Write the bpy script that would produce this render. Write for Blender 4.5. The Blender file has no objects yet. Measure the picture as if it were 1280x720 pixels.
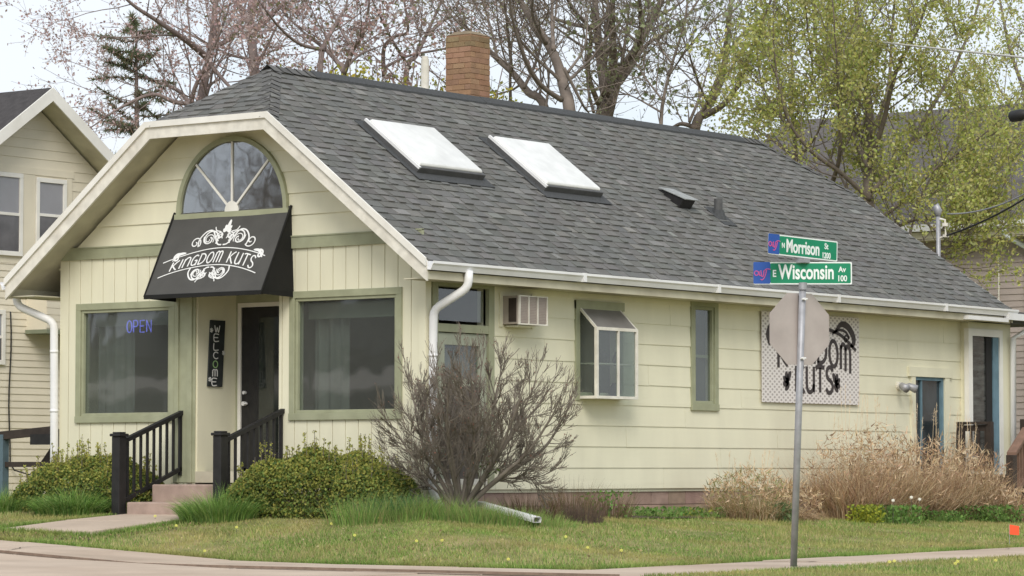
import bpy, math, random
from mathutils import Vector
R = math.radians
col = bpy.context.scene.collection
scene = bpy.context.scene

# ------------------------------------------------------------ camera, sky, sun, exposure
cam_d = bpy.data.cameras.new('camera'); cam = bpy.data.objects.new('camera', cam_d); col.objects.link(cam)
CAM = Vector((-30.192, -23.867, 0.499)); YAW = R(36.79); PIT = R(3.246); FPX = 4045.0
cam.location = CAM; cam.rotation_euler = (R(90) + PIT, 0, YAW - R(90))
cam_d.sensor_width = 36; cam_d.lens = FPX / 1280 * 36; cam_d.clip_start = .5; cam_d.clip_end = 2000
scene.camera = cam
w = bpy.data.worlds.new('World'); scene.world = w; w.use_nodes = True
nt = w.node_tree; nt.nodes.clear()
SUN_EL, SUN_AZ = R(40), R(217)          # azimuth in which the sun stands, measured from +X
out = nt.nodes.new('ShaderNodeOutputWorld'); bg = nt.nodes.new('ShaderNodeBackground')
sky = nt.nodes.new('ShaderNodeTexSky'); sky.sky_type = 'NISHITA'; sky.sun_disc = False
sky.sun_elevation = SUN_EL; sky.sun_rotation = R(90) - SUN_AZ; sky.dust_density = 2.0
tc = nt.nodes.new('ShaderNodeTexCoord'); nz = nt.nodes.new('ShaderNodeTexNoise'); nz.inputs['Scale'].default_value = 5.0
nz.inputs['Detail'].default_value = 5
mp = nt.nodes.new('ShaderNodeMapping'); mp.inputs['Scale'].default_value = (1, 1, 2.2)
rp = nt.nodes.new('ShaderNodeValToRGB'); rp.color_ramp.elements[0].position = .36; rp.color_ramp.elements[1].position = .60
rp.color_ramp.elements[0].color = (.55, .55, .55, 1); rp.color_ramp.elements[1].color = (.97, .97, .97, 1)
mx = nt.nodes.new('ShaderNodeMixRGB'); mx.inputs[2].default_value = (6.5, 6.9, 7.4, 1)
nt.links.new(tc.outputs['Generated'], mp.inputs['Vector']); nt.links.new(mp.outputs[0], nz.inputs['Vector'])
nt.links.new(nz.outputs['Fac'], rp.inputs['Fac']); nt.links.new(rp.outputs['Color'], mx.inputs[0])
nt.links.new(sky.outputs[0], mx.inputs[1]); nt.links.new(mx.outputs[0], bg.inputs['Color'])
bg.inputs['Strength'].default_value = .10
nt.links.new(bg.outputs[0], out.inputs['Surface'])
sun_d = bpy.data.lights.new('sun', 'SUN'); sun = bpy.data.objects.new('sun', sun_d); col.objects.link(sun)
sun_d.energy = 1.5; sun_d.angle = R(28); sun_d.color = (1, .95, .87)
sd = Vector((math.cos(SUN_AZ) * math.cos(SUN_EL), math.sin(SUN_AZ) * math.cos(SUN_EL), math.sin(SUN_EL)))
sun.rotation_euler = sd.to_track_quat('Z', 'Y').to_euler()
scene.view_settings.view_transform = 'Standard'; scene.view_settings.look = 'None'
scene.view_settings.exposure = 0.56; scene.view_settings.gamma = 1.0
scene.view_settings.use_curve_mapping = False

_F = Vector((math.cos(YAW) * math.cos(PIT), math.sin(YAW) * math.cos(PIT), math.sin(PIT)))
_R = Vector((math.sin(YAW), -math.cos(YAW), 0)); _U = _R.cross(_F)
def at(px, py, d):
    """point of the place seen at photo pixel (px,py) and depth d metres"""
    return CAM + (_F + _R * ((px - 640) / FPX) - _U * ((py - 360) / FPX)) * d

# ------------------------------------------------------------ materials
def mat(name, c, rough=.7, var=.12, scale=6, bump=0, bscale=60, metal=0, attr=False, var2=None, spec=.4, stretch=(1, 1, 1), c2=None, amt=.5, trans=0):
    m = bpy.data.materials.new(name); m.use_nodes = True; n = m.node_tree; b = n.nodes['Principled BSDF']
    b.inputs['Roughness'].default_value = rough; b.inputs['Metallic'].default_value = metal
    b.inputs['Specular IOR Level'].default_value = spec
    t = n.nodes.new('ShaderNodeTexCoord'); mpn = n.nodes.new('ShaderNodeMapping'); mpn.inputs['Scale'].default_value = stretch
    n.links.new(t.outputs['Object'], mpn.inputs[0])
    no = n.nodes.new('ShaderNodeTexNoise'); no.inputs['Scale'].default_value = scale; no.inputs['Detail'].default_value = 6
    n.links.new(mpn.outputs[0], no.inputs['Vector'])
    mr = n.nodes.new('ShaderNodeMapRange'); mr.inputs[1].default_value = .3; mr.inputs[2].default_value = .7
    mr.inputs[3].default_value = 1 - var; mr.inputs[4].default_value = 1 + var
    n.links.new(no.outputs['Fac'], mr.inputs[0])
    mul = n.nodes.new('ShaderNodeVectorMath'); mul.operation = 'SCALE'
    if attr:
        a = n.nodes.new('ShaderNodeAttribute'); a.attribute_name = 'Col'; src = a.outputs['Color']
    else:
        rg = n.nodes.new('ShaderNodeRGB'); rg.outputs[0].default_value = (*c, 1); src = rg.outputs[0]
    if c2:
        n2 = n.nodes.new('ShaderNodeTexNoise'); n2.inputs['Scale'].default_value = scale * .35; n2.inputs['Detail'].default_value = 4
        n.links.new(mpn.outputs[0], n2.inputs['Vector'])
        r2 = n.nodes.new('ShaderNodeMapRange'); r2.inputs[1].default_value = .45; r2.inputs[2].default_value = .65
        r2.inputs[3].default_value = 0; r2.inputs[4].default_value = amt
        n.links.new(n2.outputs['Fac'], r2.inputs[0])
        mxx = n.nodes.new('ShaderNodeMixRGB'); n.links.new(r2.outputs[0], mxx.inputs[0]); n.links.new(src, mxx.inputs[1])
        mxx.inputs[2].default_value = (*c2, 1); src = mxx.outputs[0]
    n.links.new(src, mul.inputs[0]); n.links.new(mr.outputs[0], mul.inputs['Scale'])
    n.links.new(mul.outputs[0], b.inputs['Base Color'])
    if trans:
        b.inputs['Transmission Weight'].default_value = 0
        tl = n.nodes.new('ShaderNodeBsdfTranslucent'); n.links.new(mul.outputs[0], tl.inputs['Color'])
        ms = n.nodes.new('ShaderNodeMixShader'); ms.inputs[0].default_value = trans
        n.links.new(b.outputs[0], ms.inputs[1]); n.links.new(tl.outputs[0], ms.inputs[2])
        n.links.new(ms.outputs[0], n.nodes['Material Output'].inputs['Surface'])
    if bump:
        nb = n.nodes.new('ShaderNodeTexNoise'); nb.inputs['Scale'].default_value = bscale; nb.inputs['Detail'].default_value = 4
        n.links.new(mpn.outputs[0], nb.inputs['Vector'])
        bu = n.nodes.new('ShaderNodeBump'); bu.inputs['Strength'].default_value = bump; bu.inputs['Distance'].default_value = .02
        n.links.new(nb.outputs['Fac'], bu.inputs['Height']); n.links.new(bu.outputs[0], b.inputs['Normal'])
    return m

def glass_mat(name, tint=(.75, .8, .78), ior=1.5, boost=1.9):
    m = bpy.data.materials.new(name); m.use_nodes = True; n = m.node_tree; n.nodes.clear()
    o = n.nodes.new('ShaderNodeOutputMaterial'); g = n.nodes.new('ShaderNodeBsdfGlossy'); g.inputs['Roughness'].default_value = .03
    g.inputs['Color'].default_value = (.9, .92, .95, 1)
    t = n.nodes.new('ShaderNodeBsdfTransparent'); t.inputs['Color'].default_value = (*tint, 1)
    f = n.nodes.new('ShaderNodeFresnel'); f.inputs['IOR'].default_value = ior
    tc_ = n.nodes.new('ShaderNodeTexCoord'); no = n.nodes.new('ShaderNodeTexNoise'); no.inputs['Scale'].default_value = 1.3
    bu = n.nodes.new('ShaderNodeBump'); bu.inputs['Strength'].default_value = .12; bu.inputs['Distance'].default_value = .03
    n.links.new(tc_.outputs['Object'], no.inputs['Vector']); n.links.new(no.outputs['Fac'], bu.inputs['Height'])
    n.links.new(bu.outputs[0], g.inputs['Normal'])
    ge = n.nodes.new('ShaderNodeNewGeometry'); iv = n.nodes.new('ShaderNodeMath'); iv.operation = 'SUBTRACT'; iv.inputs[0].default_value = 1
    n.links.new(ge.outputs['Backfacing'], iv.inputs[1]); ml = n.nodes.new('ShaderNodeMath'); ml.operation = 'MULTIPLY'
    n.links.new(iv.outputs[0], ml.inputs[0]); n.links.new(f.outputs[0], ml.inputs[1])
    ms = n.nodes.new('ShaderNodeMixShader'); m2 = n.nodes.new('ShaderNodeMath'); m2.operation = 'MULTIPLY'; m2.inputs[1].default_value = boost; m2.use_clamp = True
    n.links.new(ml.outputs[0], m2.inputs[0]); n.links.new(m2.outputs[0], ms.inputs[0])
    df = n.nodes.new('ShaderNodeBsdfDiffuse'); df.inputs['Color'].default_value = (.5, .5, .46, 1); md = n.nodes.new('ShaderNodeMixShader'); md.inputs[0].default_value = .075
    n.links.new(t.outputs[0], md.inputs[1]); n.links.new(df.outputs[0], md.inputs[2]); n.links.new(md.outputs[0], ms.inputs[1]); n.links.new(g.outputs[0], ms.inputs[2]); n.links.new(ms.outputs[0], o.inputs['Surface'])
    return m

def emis(name, c, s):
    m = bpy.data.materials.new(name); m.use_nodes = True; b = m.node_tree.nodes['Principled BSDF']
    b.inputs['Base Color'].default_value = (*c, 1); b.inputs['Emission Color'].default_value = (*c, 1); b.inputs['Emission Strength'].default_value = s
    return m

def ground_mat():
    m = mat('lawn_soil', (.20, .21, .08), .95, .3, 3.0, .5, 30, c2=(.32, .26, .13), amt=.85, spec=.1)
    return m

M = dict(
    siding=mat('cream_paint', (.76, .73, .555), .62, .04, 3.0, .06, 90, c2=(.63, .60, .45), amt=.42, spec=.3, stretch=(1, 1, .35)),
    sidingdirt=mat('cream_panel', (.725, .69, .535), .65, .06, 2, .05, 60, c2=(.60, .59, .40), amt=.4, spec=.3),
    green=mat('sage_trim', (.325, .335, .22), .6, .10, 5, .08, 50, c2=(.38, .39, .27), amt=.5, spec=.3),
    white=mat('white_trim', (.80, .78, .72), .5, .05, 4, .04, 40, c2=(.62, .58, .50), amt=.35, spec=.35),
    oldwhite=mat('weathered_white', (.74, .71, .63), .7, .10, 9, .1, 60, c2=(.50, .46, .38), amt=.4, spec=.2),
    alum=mat('white_metal', (.80, .80, .80), .4, .05, 3, 0, c2=(.66, .64, .60), amt=.4),
    soffit=mat('soffit_paint', (.56, .53, .41), .75, .10, 4, .06, 40, c2=(.32, .27, .2), amt=.35, spec=.2),
    shingle=mat('grey_shingles', (.1, .1, .1), .95, .16, 120, .35, 200, attr=True, spec=.12),
    deckroof=mat('roof_deck', (.09, .09, .09), .95, .1),
    ridge=mat('ridge_cap', (.075, .078, .08), .9, .15, 30, .3, 90, spec=.15),
    found=mat('foundation_block', (.36, .25, .20), .9, .16, 8, .2, 50, attr=True, spec=.15),
    conc=mat('concrete', (.50, .405, .32), .9, .10, 1.3, .2, 90, c2=(.41, .32, .245), amt=.75, spec=.15),
    stepc=mat('step_concrete', (.40, .30, .25), .9, .12, 7, .2, 60, c2=(.31, .23, .19), amt=.5, spec=.15),
    asphalt=mat('asphalt', (.06, .06, .06), .95, .2, 20, .3, 120),
    brick=mat('chimney_brick', (.34, .17, .085), .9, .12, 7, .3, 40, attr=True, spec=.1),
    awning=mat('awning_fabric', (.075, .073, .067), .75, .12, 3, .25, 5, spec=.3),
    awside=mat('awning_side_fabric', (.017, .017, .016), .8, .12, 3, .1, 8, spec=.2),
    print_=mat('white_print', (.78, .78, .76), .7, .04),
    glass=glass_mat('window_glass'),
    glassdark=glass_mat('arched_glass', (.5, .5, .5), 1.75, 4.2),
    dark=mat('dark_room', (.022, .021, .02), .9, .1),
    room=mat('dim_room', (.15, .14, .125), .9, .3, 1.5),
    curtain=mat('grey_curtain', (.22, .215, .20), .9, .2, 3, stretch=(3, 3, .3), spec=.1),
    valance=mat('roller_blind', (.20, .21, .17), .85, .06),
    black=mat('black_paint', (.018, .017, .017), .55, .25, 10, .1, 40),
    brownpaint=mat('dark_brown_paint', (.045, .033, .026), .7, .25, 8, .15, 40),
    galv=mat('galvanised_steel', (.36, .36, .38), .5, .14, 12, .05, 60, metal=.35, c2=(.36, .36, .37), amt=.4),
    signback=mat('sign_back_aluminium', (.50, .44, .41), .45, .07, 5, 0, metal=.25, c2=(.36, .30, .28), amt=.5),
    signgreen=mat('street_sign_green', (.003, .23, .11), .45, .04),
    signblue=mat('street_sign_blue', (.02, .085, .36), .45, .05),
    signwhite=mat('sign_white', (.80, .84, .82), .5, .03),
    pink=mat('sign_pink', (.55, .09, .28), .5, .05),
    bannerprint=mat('banner_print', (.055, .045, .045), .7, .2, 12),
    skylight=mat('skylight_acrylic', (.76, .76, .73), .3, .07, 5, spec=.5, c2=(.58, .58, .55), amt=.6),
    skyframe=mat('skylight_frame', (.09, .09, .09), .6, .15, 8),
    neon=emis('neon_blue', (.13, .14, .65), .8),
    lath=mat('ac_grille', (.33, .27, .25), .7, .1, 20, c2=(.28, .24, .22), amt=.4),
    acbody=mat('ac_body', (.38, .33, .28), .7, .1, 6),
    bark=mat('grey_brown_bark', (.21, .175, .15), .95, .25, 5, .5, 14, c2=(.20, .165, .14), amt=.6, spec=.1),
    bark2=mat('warm_brown_bark', (.25, .20, .185), .95, .22, 5, .5, 14, c2=(.19, .145, .13), amt=.6, spec=.1),
    leaf=mat('leaves', (.1, .1, .1), .7, .12, 2, attr=True, spec=.2, trans=.5),
    straw=mat('dry_grass_blades', (.3, .2, .1), .85, .1, 3, attr=True, spec=.15, trans=.25),
    blade=mat('grass_blades', (.1, .15, .05), .8, .18, 1.6, attr=True, spec=.15, trans=.3, c2=(.46, .38, .16), amt=.66),
    twig=mat('shrub_stems', (.19, .165, .135), .9, .22, 8, spec=.15, c2=(.13, .105, .085), amt=.5),
    nsiding=mat('beige_vinyl', (.72, .66, .53), .6, .05, 2, .03, 40, spec=.25),
    nupper=mat('cream_wood_siding', (.71, .65, .51), .65, .06, 2, .05, 40, spec=.25),
    msiding=mat('mauve_siding', (.42, .36, .33), .7, .07, 2, spec=.2),
    nroof=mat('charcoal_roof', (.055, .05, .05), .95, .22, 9, .3, 40),
    mroof=mat('brown_grey_roof', (.115, .105, .10), .95, .25, 7, .3, 30, stretch=(1, 1, 3)),
    soil=mat('bed_soil', (.075, .055, .04), .95, .3, 6, .5, 30),
    orange=mat('flag_orange', (.9, .10, .03), .6, .05),
    petal=mat('petals', (.8, .8, .7), .6, .05, attr=True),
    bluepaint=mat('blue_grey_paint', (.13, .22, .27), .6, .2, 5),
    screen=mat('window_screen', (.10, .10, .10), .8, .1),
    shade=mat('roller_shade', (.30, .30, .31), .8, .05),
    ceramic=mat('room_items', (.2, .17, .15), .7, .4, 5),
    welcome=mat('welcome_board_black', (.03, .035, .035), .7, .2, 10),
    lightgreen=mat('pale_green_paint', (.35, .55, .25), .6, .05),
)

# banner with perforated diamond pattern (a printed pattern, object space)
def banner_mat():
    m = bpy.data.materials.new('banner_vinyl'); m.use_nodes = True; n = m.node_tree; b = n.nodes['Principled BSDF']
    b.inputs['Roughness'].default_value = .6
    t = n.nodes.new('ShaderNodeTexCoord'); sp = n.nodes.new('ShaderNodeSeparateXYZ'); n.links.new(t.outputs['Object'], sp.inputs[0])
    def m_(op, a, b_):
        q = n.nodes.new('ShaderNodeMath'); q.operation = op
        for i, v in enumerate((a, b_)):
            if v is None: continue
            if isinstance(v, (int, float)): q.inputs[i].default_value = v
            else: n.links.new(v, q.inputs[i])
        return q.outputs[0]
    k = 2 * math.pi / .115
    x = m_('MULTIPLY', sp.outputs['X'], k); z = m_('MULTIPLY', sp.outputs['Z'], k * 1.6)
    s = m_('MULTIPLY', m_('SINE', m_('MULTIPLY', m_('ADD', x, z), .5), None), m_('SINE', m_('MULTIPLY', m_('SUBTRACT', x, z), .5), None))
    g = m_('GREATER_THAN', m_('ABSOLUTE', s, None), .60)
    mx_ = n.nodes.new('ShaderNodeMixRGB'); n.links.new(g, mx_.inputs[0])
    mx_.inputs[1].default_value = (.74, .70, .67, 1); mx_.inputs[2].default_value = (.40, .36, .34, 1)
    n.links.new(mx_.outputs[0], b.inputs['Base Color'])
    return m
M['banner'] = banner_mat()

# ------------------------------------------------------------ mesh builder
class MB:
    def __init__(s): s.v = []; s.f = []; s.c = []; s.hc = False
    def face(s, pts, c=None):
        i = len(s.v); s.v.extend([tuple(p) for p in pts]); s.f.append(tuple(range(i, i + len(pts))))
        s.c.append(c or (1, 1, 1)); s.hc = s.hc or c is not None
    def box(s, a, b, c=None, rot=None, piv=None):
        x0, y0, z0 = a; x1, y1, z1 = b
        P = [Vector(p) for p in ((x0, y0, z0), (x1, y0, z0), (x1, y1, z0), (x0, y1, z0), (x0, y0, z1), (x1, y0, z1), (x1, y1, z1), (x0, y1, z1))]
        if rot is not None: P = [rot @ (p - piv) + piv for p in P]
        s.hexa(P, c); return s
    def hexa(s, P, c=None):
        i = len(s.v); s.v.extend([tuple(p) for p in P])
        for q in ((0, 3, 2, 1), (4, 5, 6, 7), (0, 1, 5, 4), (1, 2, 6, 5), (2, 3, 7, 6), (3, 0, 4, 7)):
            s.f.append(tuple(i + k for k in q)); s.c.append(c or (1, 1, 1))
        s.hc = s.hc or c is not None
    def prism(s, poly, off, c=None):
        """poly: 3D points, off: vector"""
        n = len(poly); i = len(s.v); off = Vector(off)
        s.v.extend([tuple(p) for p in poly]); s.v.extend([tuple(Vector(p) + off) for p in poly])
        s.f.append(tuple(range(i, i + n))); s.f.append(tuple(range(i + 2 * n - 1, i + n - 1, -1)))
        for k in range(n): s.f.append((i + k, i + n + k, i + n + (k + 1) % n, i + (k + 1) % n))
        s.c += [c or (1, 1, 1)] * (n + 2); s.hc = s.hc or c is not None
        return s
    def tube(s, path, rad, n=8, c=None, cap=True, flat=None):
        path = [Vector(p) for p in path]; N = len(path)
        if isinstance(rad, (int, float)): rad = [rad] * N
        i0 = len(s.v); ref = None
        for k, p in enumerate(path):
            d = (path[min(k + 1, N - 1)] - path[max(k - 1, 0)])
            if d.length < 1e-9: d = Vector((0, 0, 1))
            d.normalize()
            if ref is None:
                ref = Vector((0, 0, 1)) if abs(d.z) < .9 else Vector((1, 0, 0))
            a = d.cross(ref)
            if a.length < 1e-4: a = d.cross(Vector((0, 1, 0)))
            a.normalize(); b = d.cross(a); ref = -b if False else ref
            for j in range(n):
                t = 2 * math.pi * (j + .5) / n
                q = p + (a * math.cos(t) + b * math.sin(t)) * rad[k]
                s.v.append((q.x, q.y, q.z))
        for k in range(N - 1):
            for j in range(n):
                s.f.append((i0 + k * n + j, i0 + k * n + (j + 1) % n, i0 + (k + 1) * n + (j + 1) % n, i0 + (k + 1) * n + j)); s.c.append(c or (1, 1, 1))
        if cap:
            s.f.append(tuple(i0 + j for j in range(n))[::-1]); s.f.append(tuple(i0 + (N - 1) * n + j for j in range(n))); s.c += [c or (1, 1, 1)] * 2
        s.hc = s.hc or c is not None
        return s
    def build(s, name, m, parent=None, origin=None, smooth=False, bevel=0):
        me = bpy.data.meshes.new(name)
        v = s.v
        if origin is not None: v = [(a - origin[0], b - origin[1], c - origin[2]) for a, b, c in v]
        me.from_pydata(v, [], s.f)
        if s.hc:
            at_ = me.attributes.new('Col', 'FLOAT_COLOR', 'FACE')
            fl = []
            for c in s.c: fl += [c[0], c[1], c[2], 1]
            at_.data.foreach_set('color', fl)
        if smooth: me.polygons.foreach_set('use_smooth', [True] * len(me.polygons))
        me.materials.append(m); me.update()
        o = bpy.data.objects.new(name, me); col.objects.link(o)
        if origin is not None: o.location = origin
        if parent is not None:
            o.parent = parent
            if origin is None: o.location = -Vector(parent.location) if parent.parent is None else -Vector(WL(parent))
            else: o.location = Vector(origin) - WL(parent)
        if bevel:
            b = o.modifiers.new('bevel', 'BEVEL'); b.width = bevel; b.segments = 2; b.limit_method = 'ANGLE'
        return o
def WL(o):
    v = Vector(o.location)
    while o.parent: o = o.parent; v = v + Vector(o.location)
    return v
def thing(name, label, cat, loc=(0, 0, 0), group=None):
    o = bpy.data.objects.new(name, None); col.objects.link(o); o.location = loc; o.empty_display_size = .3
    return tag(o, label, cat, group)
def tag(o, label=None, cat=None, group=None, kind=None):
    if label: o['label'] = label
    if cat: o['category'] = cat
    if group: o['group'] = group
    if kind: o['kind'] = kind
    return o
def rnd(a, b): return random.uniform(a, b)
def vary(c, k=.15, h=.05):
    s = 1 + rnd(-k, k); return tuple(max(0, x * s * (1 + rnd(-h, h))) for x in c)

# rectangles left after holes are cut out of [u0,u1]x[v0,v1]
def cells(u0, u1, v0, v1, holes):
    us = sorted({u0, u1, *[min(max(h[i], u0), u1) for h in holes for i in (0, 1)]})
    vs = sorted({v0, v1, *[min(max(h[i], v0), v1) for h in holes for i in (2, 3)]})
    r = []
    for j in range(len(vs) - 1):
        run = None
        for i in range(len(us) - 1):
            cu, cv = (us[i] + us[i + 1]) / 2, (vs[j] + vs[j + 1]) / 2
            inside = any(h[0] < cu < h[1] and h[2] < cv < h[3] for h in holes)
            if inside:
                if run: r.append((*run, vs[j], vs[j + 1])); run = None
            else: run = (run[0], us[i + 1]) if run else (us[i], us[i + 1])
        if run: r.append((*run, vs[j], vs[j + 1]))
    return r

# ------------------------------------------------------------ terrain
def smooth(t): t = max(0, min(1, t)); return t * t * (3 - 2 * t)
SX, SY = -4.15, -5.3
def base_z(x, y):
    return -.47 + .05 * max(0, min(6, y + 1)) + .0055 * max(0, min(30, x + 4.2))
def gz(x, y):
    b = base_z(x, y)
    zl = -.03 - .012 * max(0, min(20, x))
    if y > 3: zl = max(zl, b * .5 + .02)
    d = min((x - SX) / 3.3, (y - SY) / 4.9)
    t = max(0, min(1, d)); t = t * .75 + smooth(t) * .25
    h = b + (zl - b) * t
    if y < -7.0 or x < -10.6: h -= 0
    return h
def axis(lo, hi, step, far):
    a = []; v = lo
    while v <= hi + 1e-6: a.append(round(v, 3)); v += step
    f = step; L = []; H = []; v = lo; g = hi
    while v > -far: f *= 1.5; v -= f; L.append(v)
    f = step
    while g < far: f *= 1.5; g += f; H.append(g)
    return L[::-1] + a + H
gx = axis(-11, 18, .3, 900); gy = axis(-12, 14, .3, 900)
mb = MB(); nxg, nyg = len(gx), len(gy)
for y in gy:
    for x in gx:
        n_ = .012 * math.sin(x * 2.3 + y) * math.cos(y * 1.9 - x * .7)
        slab = (SX - 8.6 < x < SX + .25 and y > SY - 1.9) or (SY - 1.9 < y < SY + .25 and x > SX - .1) or (2.0 < y < 4.1 and SX < x < 0)
        mb.v.append((x, y, gz(x, y) + n_ - (.06 if slab else 0) ))
for j in range(nyg - 1):
    for i in range(nxg - 1):
        a = j * nxg + i; mb.f.append((a, a + 1, a + nxg + 1, a + nxg)); mb.c.append((1, 1, 1))
tag(mb.build('ground', ground_mat(), smooth=True), kind='structure')

# sidewalks as separate slabs with joints
mb = MB(); random.seed(3)
def slab(mb, x0, x1, y0, y1, zf, th=.14, g=.013):
    x0 += g; x1 -= g; y0 += g; y1 -= g
    dz = rnd(-.006, .006)
    P = [(x0, y0), (x1, y0), (x1, y1), (x0, y1)]
    nx_, ny_ = max(1, int((x1 - x0) / .8)), max(1, int((y1 - y0) / .8))
    mb.hexa([Vector((p[0], p[1], zf(*p) - th + dz)) for p in P] + [Vector((p[0], p[1], zf(*p) + dz)) for p in P])
zf = lambda x, y: base_z(x, y) + .004
y = SY
while y < 30: slab(mb, SX - 1.72, SX, y, y + 1.55, zf); y += 1.55
x = SX
y0, y1 = SY - 1.68, SY
slab(mb, SX - 1.72, SX, y0, y1, zf)
while x < 44: slab(mb, x, x + 1.6, y0, y1, zf); x += 1.6
tag(mb.build('sidewalk', M['conc'], bevel=.008), kind='structure')
mb = MB()
for k in range(14):
    slab(mb, SX - 8.2, SX - 1.72, SY - 1.68 + k * 2.4, SY - 1.68 + (k + 1) * 2.4, lambda x, y: base_z(x, y) - .004)
tag(mb.build('concrete_apron', M['conc'], bevel=.008), kind='structure')
mb = MB()
for k in range(40): mb.box((SX - 8.36, SY - 7 + k * 1.5 + .004, -1), (SX - 8.2, SY - 5.5 + k * 1.5 - .004, base_z(0, SY - 7 + k * 1.5) - .0 ))
tag(mb.build('kerb', M['conc'], bevel=.02), kind='structure')
mb = MB()
for k in range(30):
    ya, yb = -60 + k * 4, -56 + k * 4
    mb.face([(SX - 17, ya, base_z(-12, ya) + .01 - .0), (SX - 8.36, ya, base_z(-12, ya) + .01 ), (SX - 8.36, yb, base_z(-12, yb) + .01), (SX - 17, yb, base_z(-12, yb) + .01)])
tag(mb.build('road', M['asphalt']), kind='structure')
mb = MB(); yj = SY - 1.6
while yj < 14:
    za = base_z(0, yj) + .003; zb = base_z(0, yj + 1) + .003; w1 = rnd(.004, .008)
    mb.hexa([Vector(p) for p in ((SX - 1.72 - w1, yj, za - .02), (SX - 1.72 + w1, yj, za - .02), (SX - 1.72 + w1, yj + 1, zb - .02), (SX - 1.72 - w1, yj + 1, zb - .02), (SX - 1.72 - w1, yj, za + .006), (SX - 1.72 + w1, yj, za + .006), (SX - 1.72 + w1, yj + 1, zb + .006), (SX - 1.72 - w1, yj + 1, zb + .006))]); yj += 1
tag(mb.build('pavement_joint', mat('joint_filler', (.22, .16, .12), .95, .2, 12)), kind='structure')
mb = MB()
for (x_, y_, a_, n__) in ((-4.3, -2.2, 2.7, 9), (-5.6, 1.3, .4, 12), (-7.0, 3.2, -.3, 14), (-4.3, 4.5, 3.3, 8), (-1.0, -5.4, -1.4, 8), (4.2, -5.35, -1.7, 8)):
    p = Vector((x_, y_, 0))
    for k in range(n__):
        q = p + Vector((math.cos(a_), math.sin(a_), 0)) * rnd(.12, .22); a_ += rnd(-.6, .6); s_ = (q - p).cross(Vector((0, 0, 1))).normalized() * rnd(.004, .009)
        f_ = lambda v: Vector((v.x, v.y, base_z(v.x, v.y) + .0135))
        mb.face([f_(p - s_), f_(p + s_), f_(q + s_), f_(q - s_)]); p = q
tag(mb.build('pavement_crack', M['soil']), kind='structure')
# walkway from the steps
mb = MB()
wz = lambda x, y: gz(min(x, -1.2), 3.0) + .03
for a, b in ((-3.3, -2.15), (-2.15, -1.0)):
    slab(mb, a, b, 2.25, 3.85, wz)
tag(mb.build('walkway', M['conc'], bevel=.012), kind='structure')

# ------------------------------------------------------------ SHOP BUILDING
W = 6.05; YC = 3.045; LX = 13.1
shop = thing('shop_building', 'cream one-storey hair salon with grey clipped-gable roof and sage green trim', 'building', (6.5, 3, 0))
SL = .763; OV = -.44; EZ = 2.96
def rz(y): return EZ + SL * (min(y, 2 * YC - y) - OV)
FRONT_HOLES = [(0.42, 2.02, 1.21, 2.62), (4.10, 5.66, 1.21, 2.58), (2.28, 3.67, .10, 2.72)]
SIDE_HOLES = [(0.20, 1.20, .35, 2.72), (3.12, 4.02, 1.5, 2.56), (5.74, 6.26, 1.38, 2.72), (11.62, 12.50, .4, 1.90), (1.51, 2.05, 2.33, 2.63)]
# sheathing walls
mb = MB()
for c in cells(0, W, .24, 3.12, FRONT_HOLES): mb.box((.012, c[0], c[2]), (.14, c[1], c[3]))
ya = OV + (3.12 + .16 - EZ) / SL; yb = OV + (4.98 + .16 - EZ) / SL
mb.prism([(.012, 0.0, 3.12), (.012, W, 3.12), (.012, 2 * YC - ya, 3.12), (.012, 2 * YC - yb, 4.98), (.012, yb, 4.98), (.012, ya, 3.12)], (.12, 0, 0))
for c in cells(.14, LX, .24, 3.06, SIDE_HOLES): mb.box((c[0], .012, c[2]), (c[1], .14, c[3]))
mb.box((.14, W - .14, .24), (LX, W, 3.06)); mb.box((LX - .14, .14, .24), (LX, W - .14, 3.4))
mb.build('wall', M['sidingdirt'], shop)
# lap siding on the long side: each course a tilted board
mb = MB(); z = .28; k = 0; random.seed(11)
while z < 3.05:
    zt = min(z + .268, 3.06); k += 1
    for c in cells(0.0, LX, z, zt, SIDE_HOLES):
        x0 = c[0]; frac0, frac1 = (c[2] - z) / .268, (c[3] - z) / .268
        ta, tb = .016 - .011 * frac0, .016 - .011 * frac1
        xs = [c[0]]; xj = (k * 1.37) % 3.6
        while xj < c[1]:
            if xj > c[0] + .2: xs.append(xj)
            xj += 3.66
        xs.append(c[1])
        for a, b in zip(xs, xs[1:]):
            g = .0012; e = rnd(-.0015, .0015); wv = rnd(-.003, .003)
            a_, b_ = a + g * 2.2, b - g * 2.2
            mb.hexa([Vector(p) for p in ((a_, -ta - e, c[2] + wv), (b_, -ta + e, c[2] - wv), (b_, .012, c[2]), (a_, .012, c[2]), (a_, -tb, c[3] + .004), (b_, -tb, c[3] + .004), (b_, .012, c[3] + .004), (a_, .012, c[3] + .004))])
    z += .268
mb.build('lap_siding', M['siding'], shop)
# upper front gable courses
mb = MB(); z = 3.38
while z < 4.98:
    zt = min(z + .27, 5.0)
    y0a = max(0, OV + (z + .14 - EZ) / SL); y0b = max(0, OV + (zt + .14 - EZ) / SL)
    y1a, y1b = 2 * YC - y0a - .04, 2 * YC - y0b - .04
    mb.hexa([Vector(p) for p in ((-.024, y0a, z), (-.024, y1a, z), (.012, y1a, z), (.012, y0a, z), (-.007, y0b, zt + .003), (-.007, y1b, zt + .003), (.012, y1b, zt + .003), (.012, y0b, zt + .003))])
    z += .27
mb.build('gable_siding', M['siding'], shop)
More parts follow.
